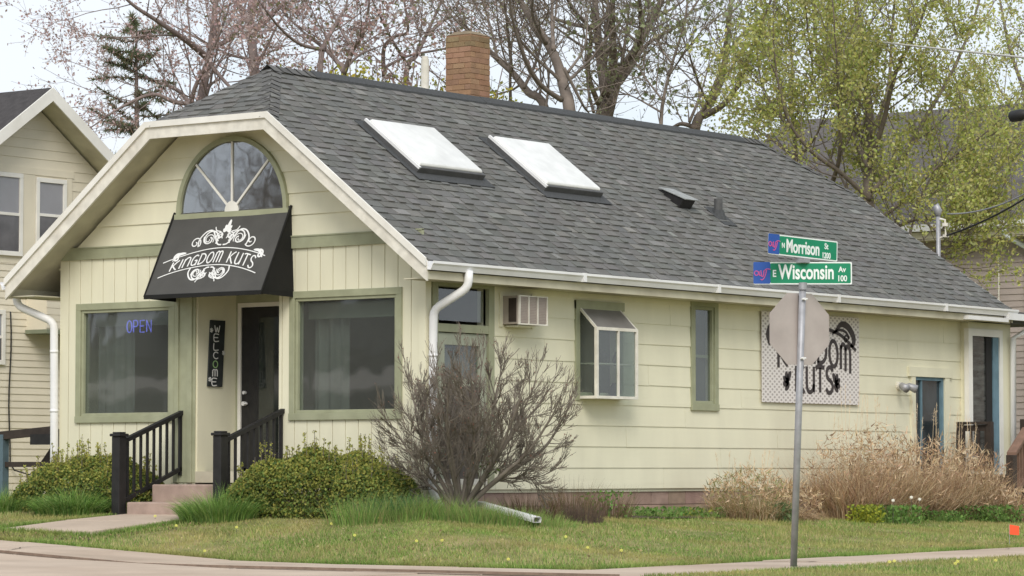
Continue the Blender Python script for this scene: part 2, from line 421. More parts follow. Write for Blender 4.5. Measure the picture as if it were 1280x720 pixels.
# vertical grooved panel boards on the front below the band
mb = MB(); y = 0.0
while y < W - .01:
    y2 = min(y + .203, W)
    for c in cells(y + .005, y2 - .005, .20, 3.24, FRONT_HOLES): mb.box((-.014, c[0], c[2]), (.012, c[1], c[3]))
    y = y2
mb.build('board_siding', M['siding'], shop)
# sheet behind the grooves is the wall; corner boards
mb = MB()
mb.box((-.03, -.034, .2), (.07, -.003 + .0, 3.0)); mb.box((-.034, -.03, .2), (-.012, .07, 3.05))
mb.build('corner_board', M['siding'], shop)
# green horizontal band
mb = MB(); mb.box((-.045, .02, 3.235), (.0, W - .02, 3.385)); mb.box((-.055, .02, 3.375), (.0, W - .02, 3.392))
mb.build('trim_band', M['green'], shop)
# foundation of blocks
mb = MB(); random.seed(5)
for side in (0, 1):
    for row in range(3):
        u = (row % 2) * .2; L_ = LX if side == 0 else W
        while u < L_:
            u2 = min(u + .4, L_); z0 = -.32 + row * .195
            c = vary((.34, .245, .195), .1, .04)
            if side == 0: mb.box((u + .004, .03, z0 + .004), (u2 - .004, .12, z0 + .19), c)
            else: mb.box((.03, u + .12 if u < .05 else u + .004, z0 + .004), (.12, u2 - .004, z0 + .19), c)
            u = u2
mb.build('foundation', M['found'], shop)
mb = MB(); mb.box((.05, .05, -.35), (LX, W, .26)); mb.build('foundation_core', M['stepc'], shop)

# interior: dim rooms behind the glass
mb = MB()
mb.box((.15, 2.2, .45), (.80, 2.26, 2.95)); mb.box((.80, 3.70, .45), (.15, 3.76, 2.95))
mb.face([(3.2, .15, .5), (3.2, W - .15, .5), (3.2, W - .15, 2.95), (3.2, .15, 2.95)])
mb.face([(.15, .15, .5), (LX - .2, .15, .5), (LX - .2, W - .15, .5), (.15, W - .15, .5)])
mb.face([(.15, .15, 2.93), (LX - .2, .15, 2.93), (LX - .2, W - .15, 2.93), (.15, W - .15, 2.93)])
mb.face([(3.25, 1.6, .5), (LX - .2, 1.6, .5), (LX - .2, 1.6, 2.93), (3.25, 1.6, 2.93)])
mb.build('interior', M['room'], shop)

def wavy(mb, axis_, u0, u1, z0, z1, off, amp=.03, wl=.13):
    n = max(2, int((u1 - u0) / .02)); ph = rnd(0, 6)
    pr = []
    for i in range(n + 1):
        u = u0 + (u1 - u0) * i / n; o = off + amp * math.sin(ph + u * 6.283 / wl + math.sin(u * 9))
        pr.append((o, u) if axis_ == 'F' else (u, o))
    for a, b in zip(pr, pr[1:]): mb.face([(*a, z0), (*b, z0), (*b, z1), (*a, z1)])

def rect_window(plane, u0, u1, z0, z1, fw, out_, mats, parent, name='window', mull=None, sash=None):
    """frame casing + pane set in the wall opening; plane 'F' (x=0, u=y) or 'S' (y=0, u=x)"""
    def bx(mb, ua, ub, za, zb, o0, o1):
        if plane == 'F': mb.box((o0, ua, za), (o1, ub, zb))
        else: mb.box((ua, o0, za), (ub, o1, zb))
    f = MB()
    bx(f, u0 - fw, u1 + fw, z1, z1 + fw, -out_, .05); bx(f, u0 - fw, u1 + fw, z0 - fw, z0, -out_ - .012, .05)
    bx(f, u0 - fw, u0, z0, z1, -out_, .05); bx(f, u1, u1 + fw, z0, z1, -out_, .05)
    i = fw * .45
    bx(f, u0, u1, z1 - i, z1, -out_ + .02, .06); bx(f, u0, u1, z0, z0 + i, -out_ + .02, .06)
    bx(f, u0, u0 + i, z0 + i, z1 - i, -out_ + .02, .06); bx(f, u1 - i, u1, z0 + i, z1 - i, -out_ + .02, .06)
    fo = f.build(name, mats, parent, bevel=.004)
    p = MB(); bx(p, u0 + i, u1 - i, z0 + i, z1 - i, .028, .033); p.build('pane', M['glass'], fo)
    return fo

random.seed(21)
wr = rect_window('F', .42, 2.02, 1.21, 2.62, .085, .035, M['green'], shop)
wl = rect_window('F', 4.10, 5.66, 1.21, 2.58, .085, .035, M['green'], shop)
tag(wr, 'green-framed shop window right of the door'); tag(wl, 'green-framed shop window left of the door with open sign')
for (a, b), wo in (((.42, 2.02), wr), ((4.10, 5.66), wl)):
    mb = MB(); wavy(mb, 'F', b - .62, b - .04, 1.24, 2.42, .30, .035, .16); mb.build('curtain', M['curtain'], wo)
    mb = MB(); wavy(mb, 'F', a + .03, a + .22, 1.24, 2.42, .30, .03, .12); mb.build('curtain', M['curtain'], wo)
    mb = MB(); mb.box((.20, a + .03, 2.37), (.22, b - .03, 2.57)); mb.build('roller_blind', M['valance'], wo)
    # furniture silhouettes in the dim room
    mb = MB()
    mb.box((1.6, a + .15, .5), (2.0, a + .55, 1.65)); mb.box((1.6, a + .7, .5), (2.1, a + .9, 1.95)); mb.box((2.4, a + .9, 1.5), (2.45, b - .1, 2.0))
    mb.build('salon_furniture', M['ceramic'], shop, bevel=.04)

# door recess
mb = MB()
mb.box((.004, 3.645, .5), (.80, 3.69, 2.78)); mb.build('recess_wall', M['siding'], shop)
mb = MB(); mb.box((.004, 2.262, .5), (.80, 2.30, 2.78)); mb.build('recess_wall', M['siding'], shop)
mb = MB(); mb.box((-.0, 2.28, 2.74), (.80, 3.67, 2.79)); mb.build('recess_ceiling', M['soffit'], shop)
mb = MB(); mb.box((-.03, 3.66, .36), (-.015, 4.03, 2.78)); mb.box((-.055, 3.70, .36), (-.03, 3.78, 2.78)); mb.box((-.05, 3.93, .36), (-.03, 4.0, 2.78)); mb.build('green_post', M['green'], shop, bevel=.004)
mb = MB(); mb.box((.72, 2.28, 2.60), (.80, 3.66, 2.74)); mb.box((.72, 3.615, .52), (.80, 3.665, 2.60)); mb.box((.72, 2.28, .52), (.80, 2.50, 2.60)); mb.build('door_surround', M['green'], shop)
door = MB(); door.box((.735, 2.52, .54), (.78, 3.56, 2.585))
d_o = door.build('door', M['black'], shop, bevel=.004); tag(d_o, 'dark front door with tall glass pane')
mb = MB(); mb.box((.715, 3.56, .53), (.785, 3.612, 2.64)); mb.box((.715, 2.50, 2.587), (.785, 3.56, 2.64)); mb.box((.715, 2.46, .53), (.785, 2.518, 2.64)); mb.build('frame', M['white'], d_o)
mb = MB(); mb.box((.726, 2.66, .75), (.734, 3.26, 2.45)); mb.build('pane', mat('door_glass', (.03, .035, .03), .05, .5, 2, spec=.8), d_o)
mb = MB(); mb.tube([(.73, 3.49, 1.50), (.69, 3.49, 1.50)], .022, 10); mb.build('deadbolt', M['alum'], d_o); mb = MB(); mb.tube([(.73, 3.49, 1.36), (.68, 3.49, 1.36)], .028, 10)
mb.tube([(.69, 3.49, 1.36), (.685, 3.42, 1.36)], .012, 8); mb.build('handle', M['alum'], d_o)
mb = MB(); mb.box((-.02, 2.28, .36), (.80, 3.67, .50)); mb.build('porch_floor', M['soffit'], shop)
# steps
mb = MB()
for i, (xa, zt) in enumerate(((-1.13, .125), (-.68, .34))):
    mb.box((xa, 2.32, -.3), (xa + .5 if i == 0 else -.02, 3.78, zt))
mb.build('step', M['stepc'], shop, bevel=.018)

# roof: deck slab with soffit underside
def slab_poly(mb, P, th):
    mb.prism(P, (0, 0, -th))
YB = 2.04; ZB = 4.852; AX = .71; BX = 12.15; RX = 13.3; EX = 13.86
def mir(y): return 2 * YC - y
RZ = rz(YC)
right = [(-.5, OV, EZ), (EX, OV, EZ), (RX, YB, ZB), (BX, YC, RZ), (AX, YC, RZ), (-.5, YB, ZB)]
left = [(p[0], mir(p[1]), p[2]) for p in right][::-1]
fhip = [(-.5, YB, ZB), (AX, YC, RZ), (-.5, mir(YB), ZB)]
bhip = [(RX, YB, ZB), (RX, mir(YB), ZB), (BX, YC, RZ)]
mb = MB()
for P in (right, left, fhip, bhip): slab_poly(mb, [(p[0], p[1], p[2] - .012) for p in P], .10)
roof = mb.build('roof', M['soffit'], shop)
# rear gable infill
mb = MB(); mb.prism([(LX - .02, .05, 3.0), (LX - .02, W - .05, 3.0), (LX - .02, mir(YB) - .1, 4.7), (LX - .02, YB + .1, 4.7)], (.02, 0, 0)); mb.build('rear_gable', M['siding'], shop)
# shingles: every tab modelled, clipped to the roof planes
def clip(poly, a, b):
    """keep side left of line a->b (2D)"""
    o = []
    for i in range(len(poly)):
        p, q = poly[i], poly[(i + 1) % len(poly)]
        sp = (b[0] - a[0]) * (p[1] - a[1]) - (b[1] - a[1]) * (p[0] - a[0])
        sq = (b[0] - a[0]) * (q[1] - a[1]) - (b[1] - a[1]) * (q[0] - a[0])
        if sp >= 0: o.append(p)
        if (sp >= 0) != (sq >= 0):
            t = sp / (sp - sq); o.append((p[0] + (q[0] - p[0]) * t, p[1] + (q[1] - p[1]) * t))
    return o
def shingle_plane(mb, P, e0, e1, expo=.142):
    """P planar polygon (ccw from outside), e0->e1 its eave direction"""
    o = Vector(P[0]); u = (Vector(e1) - Vector(e0)).normalized()
    nrm = (Vector(P[1]) - o).cross(Vector(P[2]) - o).normalized()
    v = nrm.cross(u).normalized()
    q = [((Vector(p) - o).dot(u), (Vector(p) - o).dot(v)) for p in P]
    u0 = min(p[0] for p in q); u1 = max(p[0] for p in q); v0 = min(p[1] for p in q); v1 = max(p[1] for p in q)
    row = 0; vv = v0
    while vv < v1:
        uu = u0 - rnd(0, .3)
        hi = False
        while uu < u1:
            wd = rnd(.08, .27); hi = not hi
            th = rnd(.017, .024) if hi else rnd(.006, .009)
            g = rnd(.148, .190) if hi else rnd(.128, .162)
            if random.random() < .05: g *= 1.3
            c = (g * rnd(.98, 1.04), g * rnd(.99, 1.01), g * rnd(.92, .97))
            ra = [(uu, vv - .0), (uu + wd, vv - .0), (uu + wd, vv + expo), (uu, vv + expo)]
            for i in range(len(q)):
                ra = clip(ra, q[i], q[(i + 1) % len(q)])
                if len(ra) < 3: break
            if len(ra) >= 3:
                f3 = lambda p, h: o + u * p[0] + v * p[1] + nrm * h
                hh = lambda p: .003 + th * (1 - (p[1] - vv) / expo * .9)
                mb.face([f3(p, hh(p)) for p in ra], c)
                lo = [p for p in ra if abs(p[1] - vv) < 1e-5]
                if len(lo) == 2:
                    a, b = lo if lo[0][0] < lo[1][0] else lo[::-1]
                    mb.face([f3(a, -.002), f3(b, -.002), f3(b, hh(b)), f3(a, hh(a))], c)
                if hi:
                    for e in (0, 1):
                        uu_ = uu + wd * e; sd_ = [p for p in ra if abs(p[0] - uu_) < 1e-5]
                        if len(sd_) == 2: mb.face([f3(sd_[0], 0), f3(sd_[1], 0), f3(sd_[1], hh(sd_[1])), f3(sd_[0], hh(sd_[0]))], c)
            uu += wd
        vv += expo; row += 1
random.seed(77)
mb = MB()
shingle_plane(mb, right, right[0], right[1])
L2 = left; shingle_plane(mb, L2, (1, 0, 0), (0, 0, 0))
f2 = [(-.5, mir(YB), ZB), (-.5, YB, ZB), (AX, YC, RZ)]; shingle_plane(mb, f2, f2[0], f2[1])
b2 = [(RX, YB, ZB), (RX, mir(YB), ZB), (BX, YC, RZ)]; shingle_plane(mb, b2, b2[0], b2[1])
mb.build('shingles', M['shingle'], roof)
# hip and ridge caps, ridge vent
mb = MB()
def cap(mb, a, b, wd=.13, th=.02, c=None, drop=.09):
    a, b = Vector(a), Vector(b); n = max(1, int((b - a).length / .15)); d = (b - a) / n
    s = d.cross(Vector((0, 0, 1))).normalized()
    for i in range(n):
        p = a + d * i; q = p + d * 1.08; g = rnd(.11, .15); cc = c or (g, g * .985, g * .95)
        h0, h1 = Vector((0, 0, th + .014)), Vector((0, 0, th))
        dr = Vector((0, 0, -drop))
        mb.face([p + h0, q + h1, q + h1 + s * wd + dr, p + h0 + s * wd + dr], cc)
        mb.face([p + h0, p + h0 - s * wd + dr, q + h1 - s * wd + dr, q + h1], cc)
for sgn in (YB, mir(YB)):
    for q_ in (((-.5, sgn, ZB), (AX, YC, RZ)), ((RX, sgn, ZB), (BX, YC, RZ))):
        mb = MB(); cap(mb, *q_, .12, .004, None, .05); mb.build('hip_cap', M['shingle'], roof)
mb = MB(); cap(mb, (AX - .1, YC, RZ), (1.5, YC, RZ)); mb.build('ridge_cap', M['shingle'], roof)
mb = MB(); cap(mb, (11.6, YC, RZ), (BX + .1, YC, RZ)); mb.build('ridge_cap', M['shingle'], roof)
mb = MB(); x = 1.45
while x < 11.68:
    x2 = min(x + 1.2, 11.68); dz = rnd(-.004, .004)
    mb.prism([(x, YC - .12, RZ - .055 + dz), (x, YC - .12, RZ - .085), (x, YC, RZ - .01), (x, YC + .12, RZ - .085), (x, YC + .12, RZ - .055 + dz), (x, YC, RZ + .038 + dz)], (x2 - x - .004, 0, 0)); x = x2
rv = mb.build('ridge_vent', M['ridge'], roof)
# fascia/rake boards
def offs(P, d):
    """inner offset profile for the clipped gable outline"""
    s = math.atan(SL); v = d / math.cos(s)
    return [(P[0][0] + 0, P[0][1] - v), (P[1][0] - d * math.tan(s / 2), P[1][1] - d), (P[2][0] + d * math.tan(s / 2), P[2][1] - d), (P[3][0], P[3][1] - v)]
prof = [(mir(OV) + .0, EZ), (mir(YB), ZB), (YB, ZB), (OV, EZ)]
# note y decreases to the right; in this order the polygon runs left tip, left break, right break, right tip
def rake(xa, xb, d0, d1, m, name, grow=0):
    s = math.atan(SL)
    def ring(d):
        v = d / math.cos(s); k = d * math.tan(s / 2)
        return [(mir(OV) , EZ - v), (mir(YB) - k, ZB - d), (YB + k, ZB - d), (OV, EZ - v)]
    o = ring(d0); i = ring(d1); mb = MB()
    for k in range(3):
        P = [o[k], o[k + 1], i[k + 1], i[k]]
        mb.prism([(xa, p[0], p[1]) for p in P], (xb - xa, 0, 0))
    return mb.build(name, m, shop)
rake(-.535, -.502, -.002, .185, M['oldwhite'], 'rake_board')
rake(-.565, -.536, -.03, .045, M['white'], 'drip_edge')
mb = MB()   # rear rake board
for sgn in (0, 1):
    g = (lambda y: y) if sgn == 0 else mir
    mb = MB(); mb.prism([(EX + .003, g(OV), EZ), (RX + .003, g(YB), ZB), (RX + .003, g(YB), ZB - .2), (EX + .003, g(OV), EZ - .2)], (.03, 0, 0)); mb.build('rake_board', M['oldwhite'], shop)
# flat soffit boxing under the side eaves
mb = MB(); mb.box((-.45, OV + .03, 2.76), (EX - .1, -.03, 2.775)); mb.box((-.5, OV - .0, 2.75), (EX - .05, OV + .028, 2.93)); mb.build('soffit', M['soffit'], shop)
mb = MB(); mb.box((-.45, W + .03, 2.76), (EX - .1, mir(OV) - .03, 2.775)); mb.box((-.5, mir(OV) - .028, 2.75), (EX - .05, mir(OV), 2.93)); mb.build('soffit', M['soffit'], shop)
# gutters (K-profile) with joints and hangers
def gutter(x0, x1, y, sgn, z, parent, name='gutter'):
    mb = MB(); a = .10 * sgn
    pr = [(y, z - .10), (y + a * .55, z - .105), (y + a * .8, z - .05), (y + a, z - .03), (y + a, z), (y + a * .93, z), (y + a * .9, z - .02), (y + a * .7, z - .04), (y + a * .5, z - .09), (y + .012 * sgn, z - .088), (y + .012 * sgn, z), (y, z)]
    mb.prism([(x0, p[0], p[1]) for p in pr], (x1 - x0, 0, 0))
    k = x0 + 3.05
    while k < x1: mb.box((k - .03, min(y + a * 1.05, y), z - .108), (k + .03, max(y + a * 1.05, y), z + .004)); k += 3.05
    return mb.build(name, M['alum'], parent)
gutter(-.53, EX + .05, OV - .003, -1, EZ + .0, shop); gutter(-.53, EX, mir(OV) + .003, 1, EZ, shop)
# downspouts
def spout(path, parent, m=None, r=.042):
    mb = MB(); pts = [Vector(p) for p in path]; out_p = [pts[0]]
    for i in range(1, len(pts) - 1):
        a, b, c = pts[i - 1], pts[i], pts[i + 1]; d1 = (a - b).normalized() * min(.09, (a - b).length * .4); d2 = (c - b).normalized() * min(.09, (c - b).length * .4)
        for t in (0, .33, .67, 1): out_p.append((b + d1).lerp(b, t).lerp(b.lerp(b + d2, t), t))
    out_p.append(pts[-1])
    mb.tube(out_p, r, 12)
    lo_, hi_ = pts[-2], pts[-3]
    if hi_.z - lo_.z < .8: hi_ = pts[-2]; lo_ = pts[-1]
    for t in (.25, .75):
        q = hi_.lerp(lo_, t); mb.tube([q + Vector((0, 0, -.018)), q + Vector((0, 0, .018))], r * 1.07, 12)
    return mb.build('downspout', m or M['alum'], parent, smooth=True)
spout([(.20, -.50, 2.88), (.20, -.49, 2.68), (.03, -.10, 2.42), (.03, -.085, .25), (.03, -.2, .08)], shop, r=.052)
spout([(-.28, mir(OV) + .05, 2.86), (-.28, mir(OV) + .04, 2.66), (-.07, W + .05, 2.44), (-.07, W + .03, .9), (-.07, W + .03, .1)], shop, r=.052)

# arched window on the gable
mb = MB(); cy, cz, ry, rzr = 3.045, 3.74, .86, .88
def arc(r1, r2, n=40): return [(cy + r1 * math.cos(math.pi * i / n), cz + r2 * math.sin(math.pi * i / n)) for i in range(n + 1)]
o_, i_ = arc(ry + .06, rzr + .06), arc(ry, rzr)
for k in range(40):
    mb.prism([(-.07, *o_[k]), (-.07, *o_[k + 1]), (-.07, *i_[k + 1]), (-.07, *i_[k])], (.07, 0, 0))
mb.box((-.075, cy - ry - .085, cz - .07), (-.0, cy + ry + .085, cz))
aw = mb.build('window', M['green'], shop); tag(aw, 'half-round fan window above the awning')
mb = MB(); mb.face([(-.034, *p) for p in i_[::-1]]); mb.build('pane', M['glassdark'], aw)
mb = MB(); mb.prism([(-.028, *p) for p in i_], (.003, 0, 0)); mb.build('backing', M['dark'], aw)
mb = MB()
for a in (45, 90, 135):
    c_, s_ = math.cos(R(a)), math.sin(R(a)); p0 = (cy + .05 * c_, cz + .06 * s_); p1 = (cy + (ry) * c_ * .995, cz + rzr * s_ * .995); t = .013
    mb.prism([(-.05, p0[0] - s_ * t, p0[1] + c_ * t), (-.05, p1[0] - s_ * t, p1[1] + c_ * t), (-.05, p1[0] + s_ * t, p1[1] - c_ * t), (-.05, p0[0] + s_ * t, p0[1] - c_ * t)], (.014, 0, 0))
mb.prism([(-.056, cy + .11 * math.cos(math.pi * i / 12), cz + .13 * math.sin(math.pi * i / 12)) for i in range(13)], (.02, 0, 0))
mb.build('spoke', M['white'], aw)

# side door with transom
fo = MB()
fo.box((.10, -.045, .35), (.20, .05, 2.80)); fo.box((1.20, -.045, .35), (1.31, .05, 2.80)); fo.box((.20, -.045, 2.72), (1.20, .05, 2.80)); fo.box((.20, -.04, 2.17), (1.20, .05, 2.27))
sdw = fo.build('side_door', M['green'], shop, bevel=.004)
mb = MB(); mb.box((.24, .02, 2.31), (1.16, .026, 2.69)); mb.build('pane', M['glass'], sdw); mb = MB(); mb.box((.36, .02, 1.62), (1.05, .026, 2.02)); mb.build('pane', M['glass'], sdw)
mb = MB(); mb.box((1.05, -.01, .4), (1.19, .045, 2.16)); mb.box((.21, -.01, 2.02), (1.05, .045, 2.16)); mb.box((.21, -.01, .4), (.36, .045, 2.02)); mb.box((.36, -.01, 1.52), (1.05, .045, 1.62)); mb.build('storm_door', mat('storm_door_paint', (.36, .38, .29), .6, .08), sdw)
mb = MB(); mb.box((.20, -.02, .34), (1.20, .14, .41)); mb.build('threshold', M['oldwhite'], sdw)
mb = MB(); mb.box((.36, .01, .41), (1.05, .03, 1.52)); mb.build('lower_panel', mat('dark_panel', (.10, .085, .075), .7, .2), sdw)
mb = MB(); wavy(mb, 'S', .38, 1.03, 1.60, 1.98, .12, .02, .07); mb.build('curtain', M['curtain'], sdw)
# narrow window
nw = rect_window('S', 5.76, 6.24, 1.40, 2.70, .09, .03, M['green'], shop); tag(nw, 'narrow green-framed window on the side wall')
mb = MB(); mb.box((5.82, .04, 2.02), (6.18, .06, 2.06)); mb.build('sash', M['green'], nw)
mb = MB(); mb.box((5.80, .10, 1.40), (6.2, .11, 2.75)); mb.build('blind', M['screen'], nw)
# garden window
gwn = MB(); YF = -.28
gwn.box((3.03, -.035, 1.40), (3.12, .02, 2.66)); gwn.box((4.02, -.03, 1.44), (4.08, .02, 2.62)); gwn.box((3.03, -.04, 2.56), (4.10, .02, 2.67))
g_o = gwn.build('garden_window', M['green'], shop)
mb = MB(); fr = .022
def bar(mb, a, b, w_=.022): mb.tube([a, b], w_ * .75, 4)
c0 = {(x_, z_): (x_, YF, z_) for x_ in (3.13, 4.01) for z_ in (1.45, 2.30)}
mb.box((3.11, YF - .02, 1.42), (4.03, -.02, 1.455)); mb.box((3.11, YF - .02, 2.285), (4.03, YF + .02, 2.325))
for x_ in (3.11, 3.99): mb.box((x_, YF - .02, 1.455), (x_ + .04, YF + .02, 2.285))
mb.box((3.585, YF - .018, 1.455), (3.615, YF + .015, 2.285))
for x_ in (3.13, 4.01): mb.tube([(x_, YF, 2.31), (x_, -.03, 2.56)], .02, 4)
mb.build('frame', M['oldwhite'], g_o)
mb = MB(); mb.box((3.15, YF, 1.455), (3.985, YF + .004, 2.285)); mb.build('pane', M['glass'], g_o)
mb = MB(); mb.prism([(3.12, YF, 1.455), (3.12, -.03, 1.455), (3.12, -.03, 2.54), (3.12, YF, 2.30)], (.004, 0, 0)); mb.build('pane', M['glass'], g_o); mb = MB(); mb.prism([(4.016, YF, 1.455), (4.016, -.03, 1.455), (4.016, -.03, 2.54), (4.016, YF, 2.30)], (.004, 0, 0)); mb.build('pane', M['glass'], g_o)
mb = MB(); mb.prism([(3.14, YF, 2.325), (4.0, YF, 2.325), (4.0, -.03, 2.565), (3.14, -.03, 2.565)], (0, 0, .006)); mb.build('sloped_top', mat('dusty_glass', (.20, .19, .18), .35, .15, 4), g_o)
mb = MB(); mb.box((3.15, YF + .02, 1.86), (3.98, -.0, 1.872)); mb.build('shelf', M['oldwhite'], g_o)
mb = MB(); mb.box((3.06, .145, 1.4), (4.08, .15, 2.6)); mb.build('backing', M['screen'], g_o)
for (x_, z_, r_) in ((3.45, 1.95, .09), (3.8, 1.93, .06), (3.35, 1.55, .07), (3.75, 1.53, .09)):
    mb = MB(); mb.tube([(x_, -.12, z_ - .08), (x_, -.12, z_ - .02), (x_, -.12, z_ + .02), (x_, -.12, z_ + .1)], [r_ * .6, r_, r_ * .9, r_ * .3], 10); mb.build('shelf_item', M['dark'], g_o, smooth=True)
# rear basement-side door (dark opening) and floodlight
mb = MB()
mb.box((11.50, -.04, .35), (11.62, .03, 1.95)); mb.box((12.50, -.04, .35), (12.64, .03, 1.95)); mb.box((11.42, -.05, 1.90), (12.72, .03, 2.04))
rd = mb.build('rear_door', M['siding'], shop)
mb = MB(); mb.box((11.62, .03, .4), (12.50, .05, 1.9)); mb.build('pane', mat('rear_glass', (.035, .045, .05), .08, .5, 2, spec=.7), rd)
mb = MB(); mb.box((12.44, -.012, .4), (12.50, .03, 1.9)); mb.box((11.62, -.012, 1.85), (12.44, .03, 1.9)); mb.box((11.85, .0, .4), (11.88, .028, 1.85)); mb.build('frame', M['bluepaint'], rd)
# rear vestibule
VX0, VX1, VY = 13.04, 14.38, -.14
mb = MB()
for c in cells(VX0, VX1, .24, 2.85, [(13.12, 13.98, .5, 2.55)]): mb.box((c[0], VY, c[2]), (c[1], VY + .12, c[3]))
mb.box((VX0, VY + .12, .24), (VX0 + .1, .1, 2.85)); mb.box((VX1 - .12, VY + .12, .24), (VX1, 3.2, 2.85)); mb.box((VX0, VY, 2.85), (VX1, 3.2, 2.9))
mb.box((VX0 + .1, .9, .3), (VX1 - .12, .95, 2.85))
ves = mb.build('vestibule', M['siding'], shop)
mb = MB()
mb.box((13.0, VY - .03, .45), (13.12, VY + .05, 2.66)); mb.box((13.98, VY - .03, .45), (14.08, VY + .05, 2.66)); mb.box((13.12, VY - .03, 2.55), (13.98, VY + .05, 2.66)); mb.build('door_casing', M['white'], ves)
mb = MB(); mb.box((13.12, VY + .03, .5), (13.62, VY + .05, 2.55)); mb.build('pane', mat('storm_glass', (.06, .065, .06), .08, .6, 3, spec=.7, stretch=(1, 1, 6)), ves)
mb = MB(); mb.box((13.62, VY + .01, .5), (13.80, VY + .06, 2.55)); mb.build('door', M['dark'], ves)
mb = MB(); mb.box((13.80, VY - .01, .5), (13.98, VY + .05, 2.55)); mb.build('door_jamb', M['bluepaint'], ves)
mb = MB(); mb.box((13.0, -.42, 2.76), (15.2, 3.2, 2.88)); mb.box((13.5, -.5, 2.88), (15.3, 3.2, 2.93)); mb.build('vestibule_roof', M['deckroof'], ves)
mb = MB(); mb.box((12.35, -.53, 2.76), (13.6, -.42, 2.82)); mb.box((13.6, -.54, 2.80), (15.25, -.45, 2.90)); mb.build('gutter', M['alum'], ves)
mb = MB(); mb.tube([(14.42, -.5, 2.82), (14.42, -.48, 2.7), (14.32, -.22, 2.55), (14.32, -.2, .2)], .045, 10); mb.build('downspout', M['alum'], ves, smooth=True)

# chimney, skylights, vents on the roof
random.seed(8)
ch = MB(); cx0, cx1, cyA, cyB = 5.05, 5.49, 3.20, 3.64
z = 4.95; row = 0
while z < 6.52:
    for (fx, L_) in (('-y', cx1 - cx0), ('-x', cyB - cyA), ('+y', cx1 - cx0), ('+x', cyB - cyA)):
        u = -(row % 2) * .10
        while u < L_ - .005:
            a, b = max(u, 0) + .004, min(u + .205, L_) - .004
            if b - a > .02:
                c = vary((.32, .195, .125), .09, .04)
                if z > 6.32: c = vary((.24, .17, .10), .15, .05)
                e = rnd(-.003, .004)
                if fx == '-y': ch.box((cx0 + a, cyA - e, z), (cx0 + b, cyA + .09, z + .066), c)
                if fx == '+y': ch.box((cx0 + a, cyB - .09, z), (cx0 + b, cyB + e, z + .066), c)
                if fx == '-x': ch.box((cx0 - e, cyA + a, z), (cx0 + .09, cyA + b, z + .066), c)
                if fx == '+x': ch.box((cx1 - .09, cyA + a, z), (cx1 + e, cyA + b, z + .066), c)
            u += .205
    z += .075; row += 1
ch.box((cx0 + .006, cyA + .006, 4.9), (cx1 - .006, cyB - .006, 6.54), (.31, .19, .12))
cho = ch.build('chimney', M['brick'], roof)
mb = MB(); mb.hexa([Vector(p) for p in ((cx0 - .012, cyA - .012, 6.54), (cx1 + .012, cyA - .012, 6.54), (cx1 + .012, cyB + .012, 6.54), (cx0 - .012, cyB + .012, 6.54), (cx0 + .10, cyA + .1, 6.60), (cx1 - .10, cyA + .1, 6.60), (cx1 - .1, cyB - .1, 6.60), (cx0 + .1, cyB - .1, 6.60))])
mb.build('chimney_cap', mat('mortar_cap', (.22, .17, .11), .95, .2, 8, .3, 30), cho, bevel=.02)
mb = MB(); mb.tube([(4.54, 3.6, 4.9), (4.54, 3.6, 6.16)], .055, 14); mb.tube([(4.54, 3.6, 6.12), (4.54, 3.6, 6.2)], .045, 14); mb.build('vent_pipe', M['oldwhite'], roof, smooth=False)
upv = Vector((0, .795, .607)); nv = Vector((0, -.607, .795))
def onroof(x, y, h=0): return Vector((x, y, rz(y))) + nv * h
def skylight(x0, x1, y0, y1):
    f = MB(); h = .105
    P = lambda x, y, hh: onroof(x, y, hh)
    f.hexa([P(x0, y0, -.02), P(x1, y0, -.02), P(x1, y1, -.02), P(x0, y1, -.02), P(x0, y0, h), P(x1, y0, h), P(x1, y1, h), P(x0, y1, h)])
    fo_ = f.build('skylight', M['skyframe'], roof, bevel=.01)
    g = MB(); i = .028
    g.hexa([P(x0 + i, y0 + i, h - .01), P(x1 - i, y0 + i, h - .01), P(x1 - i, y1 - i, h - .01), P(x0 + i, y1 - i, h - .01), P(x0 + i * 1.6, y0 + i * 1.6, h + .035), P(x1 - i * 1.6, y0 + i * 1.6, h + .035), P(x1 - i * 1.6, y1 - i * 1.6, h + .035), P(x0 + i * 1.6, y1 - i * 1.6, h + .035)])
    g.build('pane', M['skylight'], fo_, bevel=.02)
    e = MB(); e.hexa([P(x0 - .004, y0, h - .03), P(x0 + .03, y0, h - .03), P(x0 + .03, y1, h - .03), P(x0 - .004, y1, h - .03), P(x0 - .004, y0, h + .004), P(x0 + .03, y0, h + .004), P(x0 + .03, y1, h + .004), P(x0 - .004, y1, h + .004)])
    e.build('edge_strip', M['alum'], fo_)
    # flashing
    s = MB(); s.hexa([P(x0 - .1, y0 - .12, .018), P(x1 + .1, y0 - .12, .018), P(x1 + .1, y1 + .05, .018), P(x0 - .1, y1 + .05, .018), P(x0 - .1, y0 - .12, .026), P(x1 + .1, y0 - .12, .026), P(x1 + .1, y1 + .05, .026), P(x0 - .1, y1 + .05, .026)])
    s.build('flashing', M['ridge'], fo_)
    return fo_
tag(skylight(1.31, 2.68, 1.19, 2.07), 'white skylight nearer the front gable'); tag(skylight(3.90, 5.20, 1.12, 2.07), 'white skylight nearer the roof vents')
mb = MB()   # hooded exhaust vent
a0 = Vector(onroof(7.40, 1.48)); 
mb.hexa([onroof(7.08, 1.12, 0), onroof(7.38, 1.12, 0), onroof(7.38, 1.42, 0), onroof(7.08, 1.42, 0), onroof(7.08, 1.12, .17), onroof(7.38, 1.12, .17), onroof(7.38, 1.48, .02), onroof(7.08, 1.48, .02)])
rvn = mb.build('roof_vent', M['black'], roof, bevel=.01)
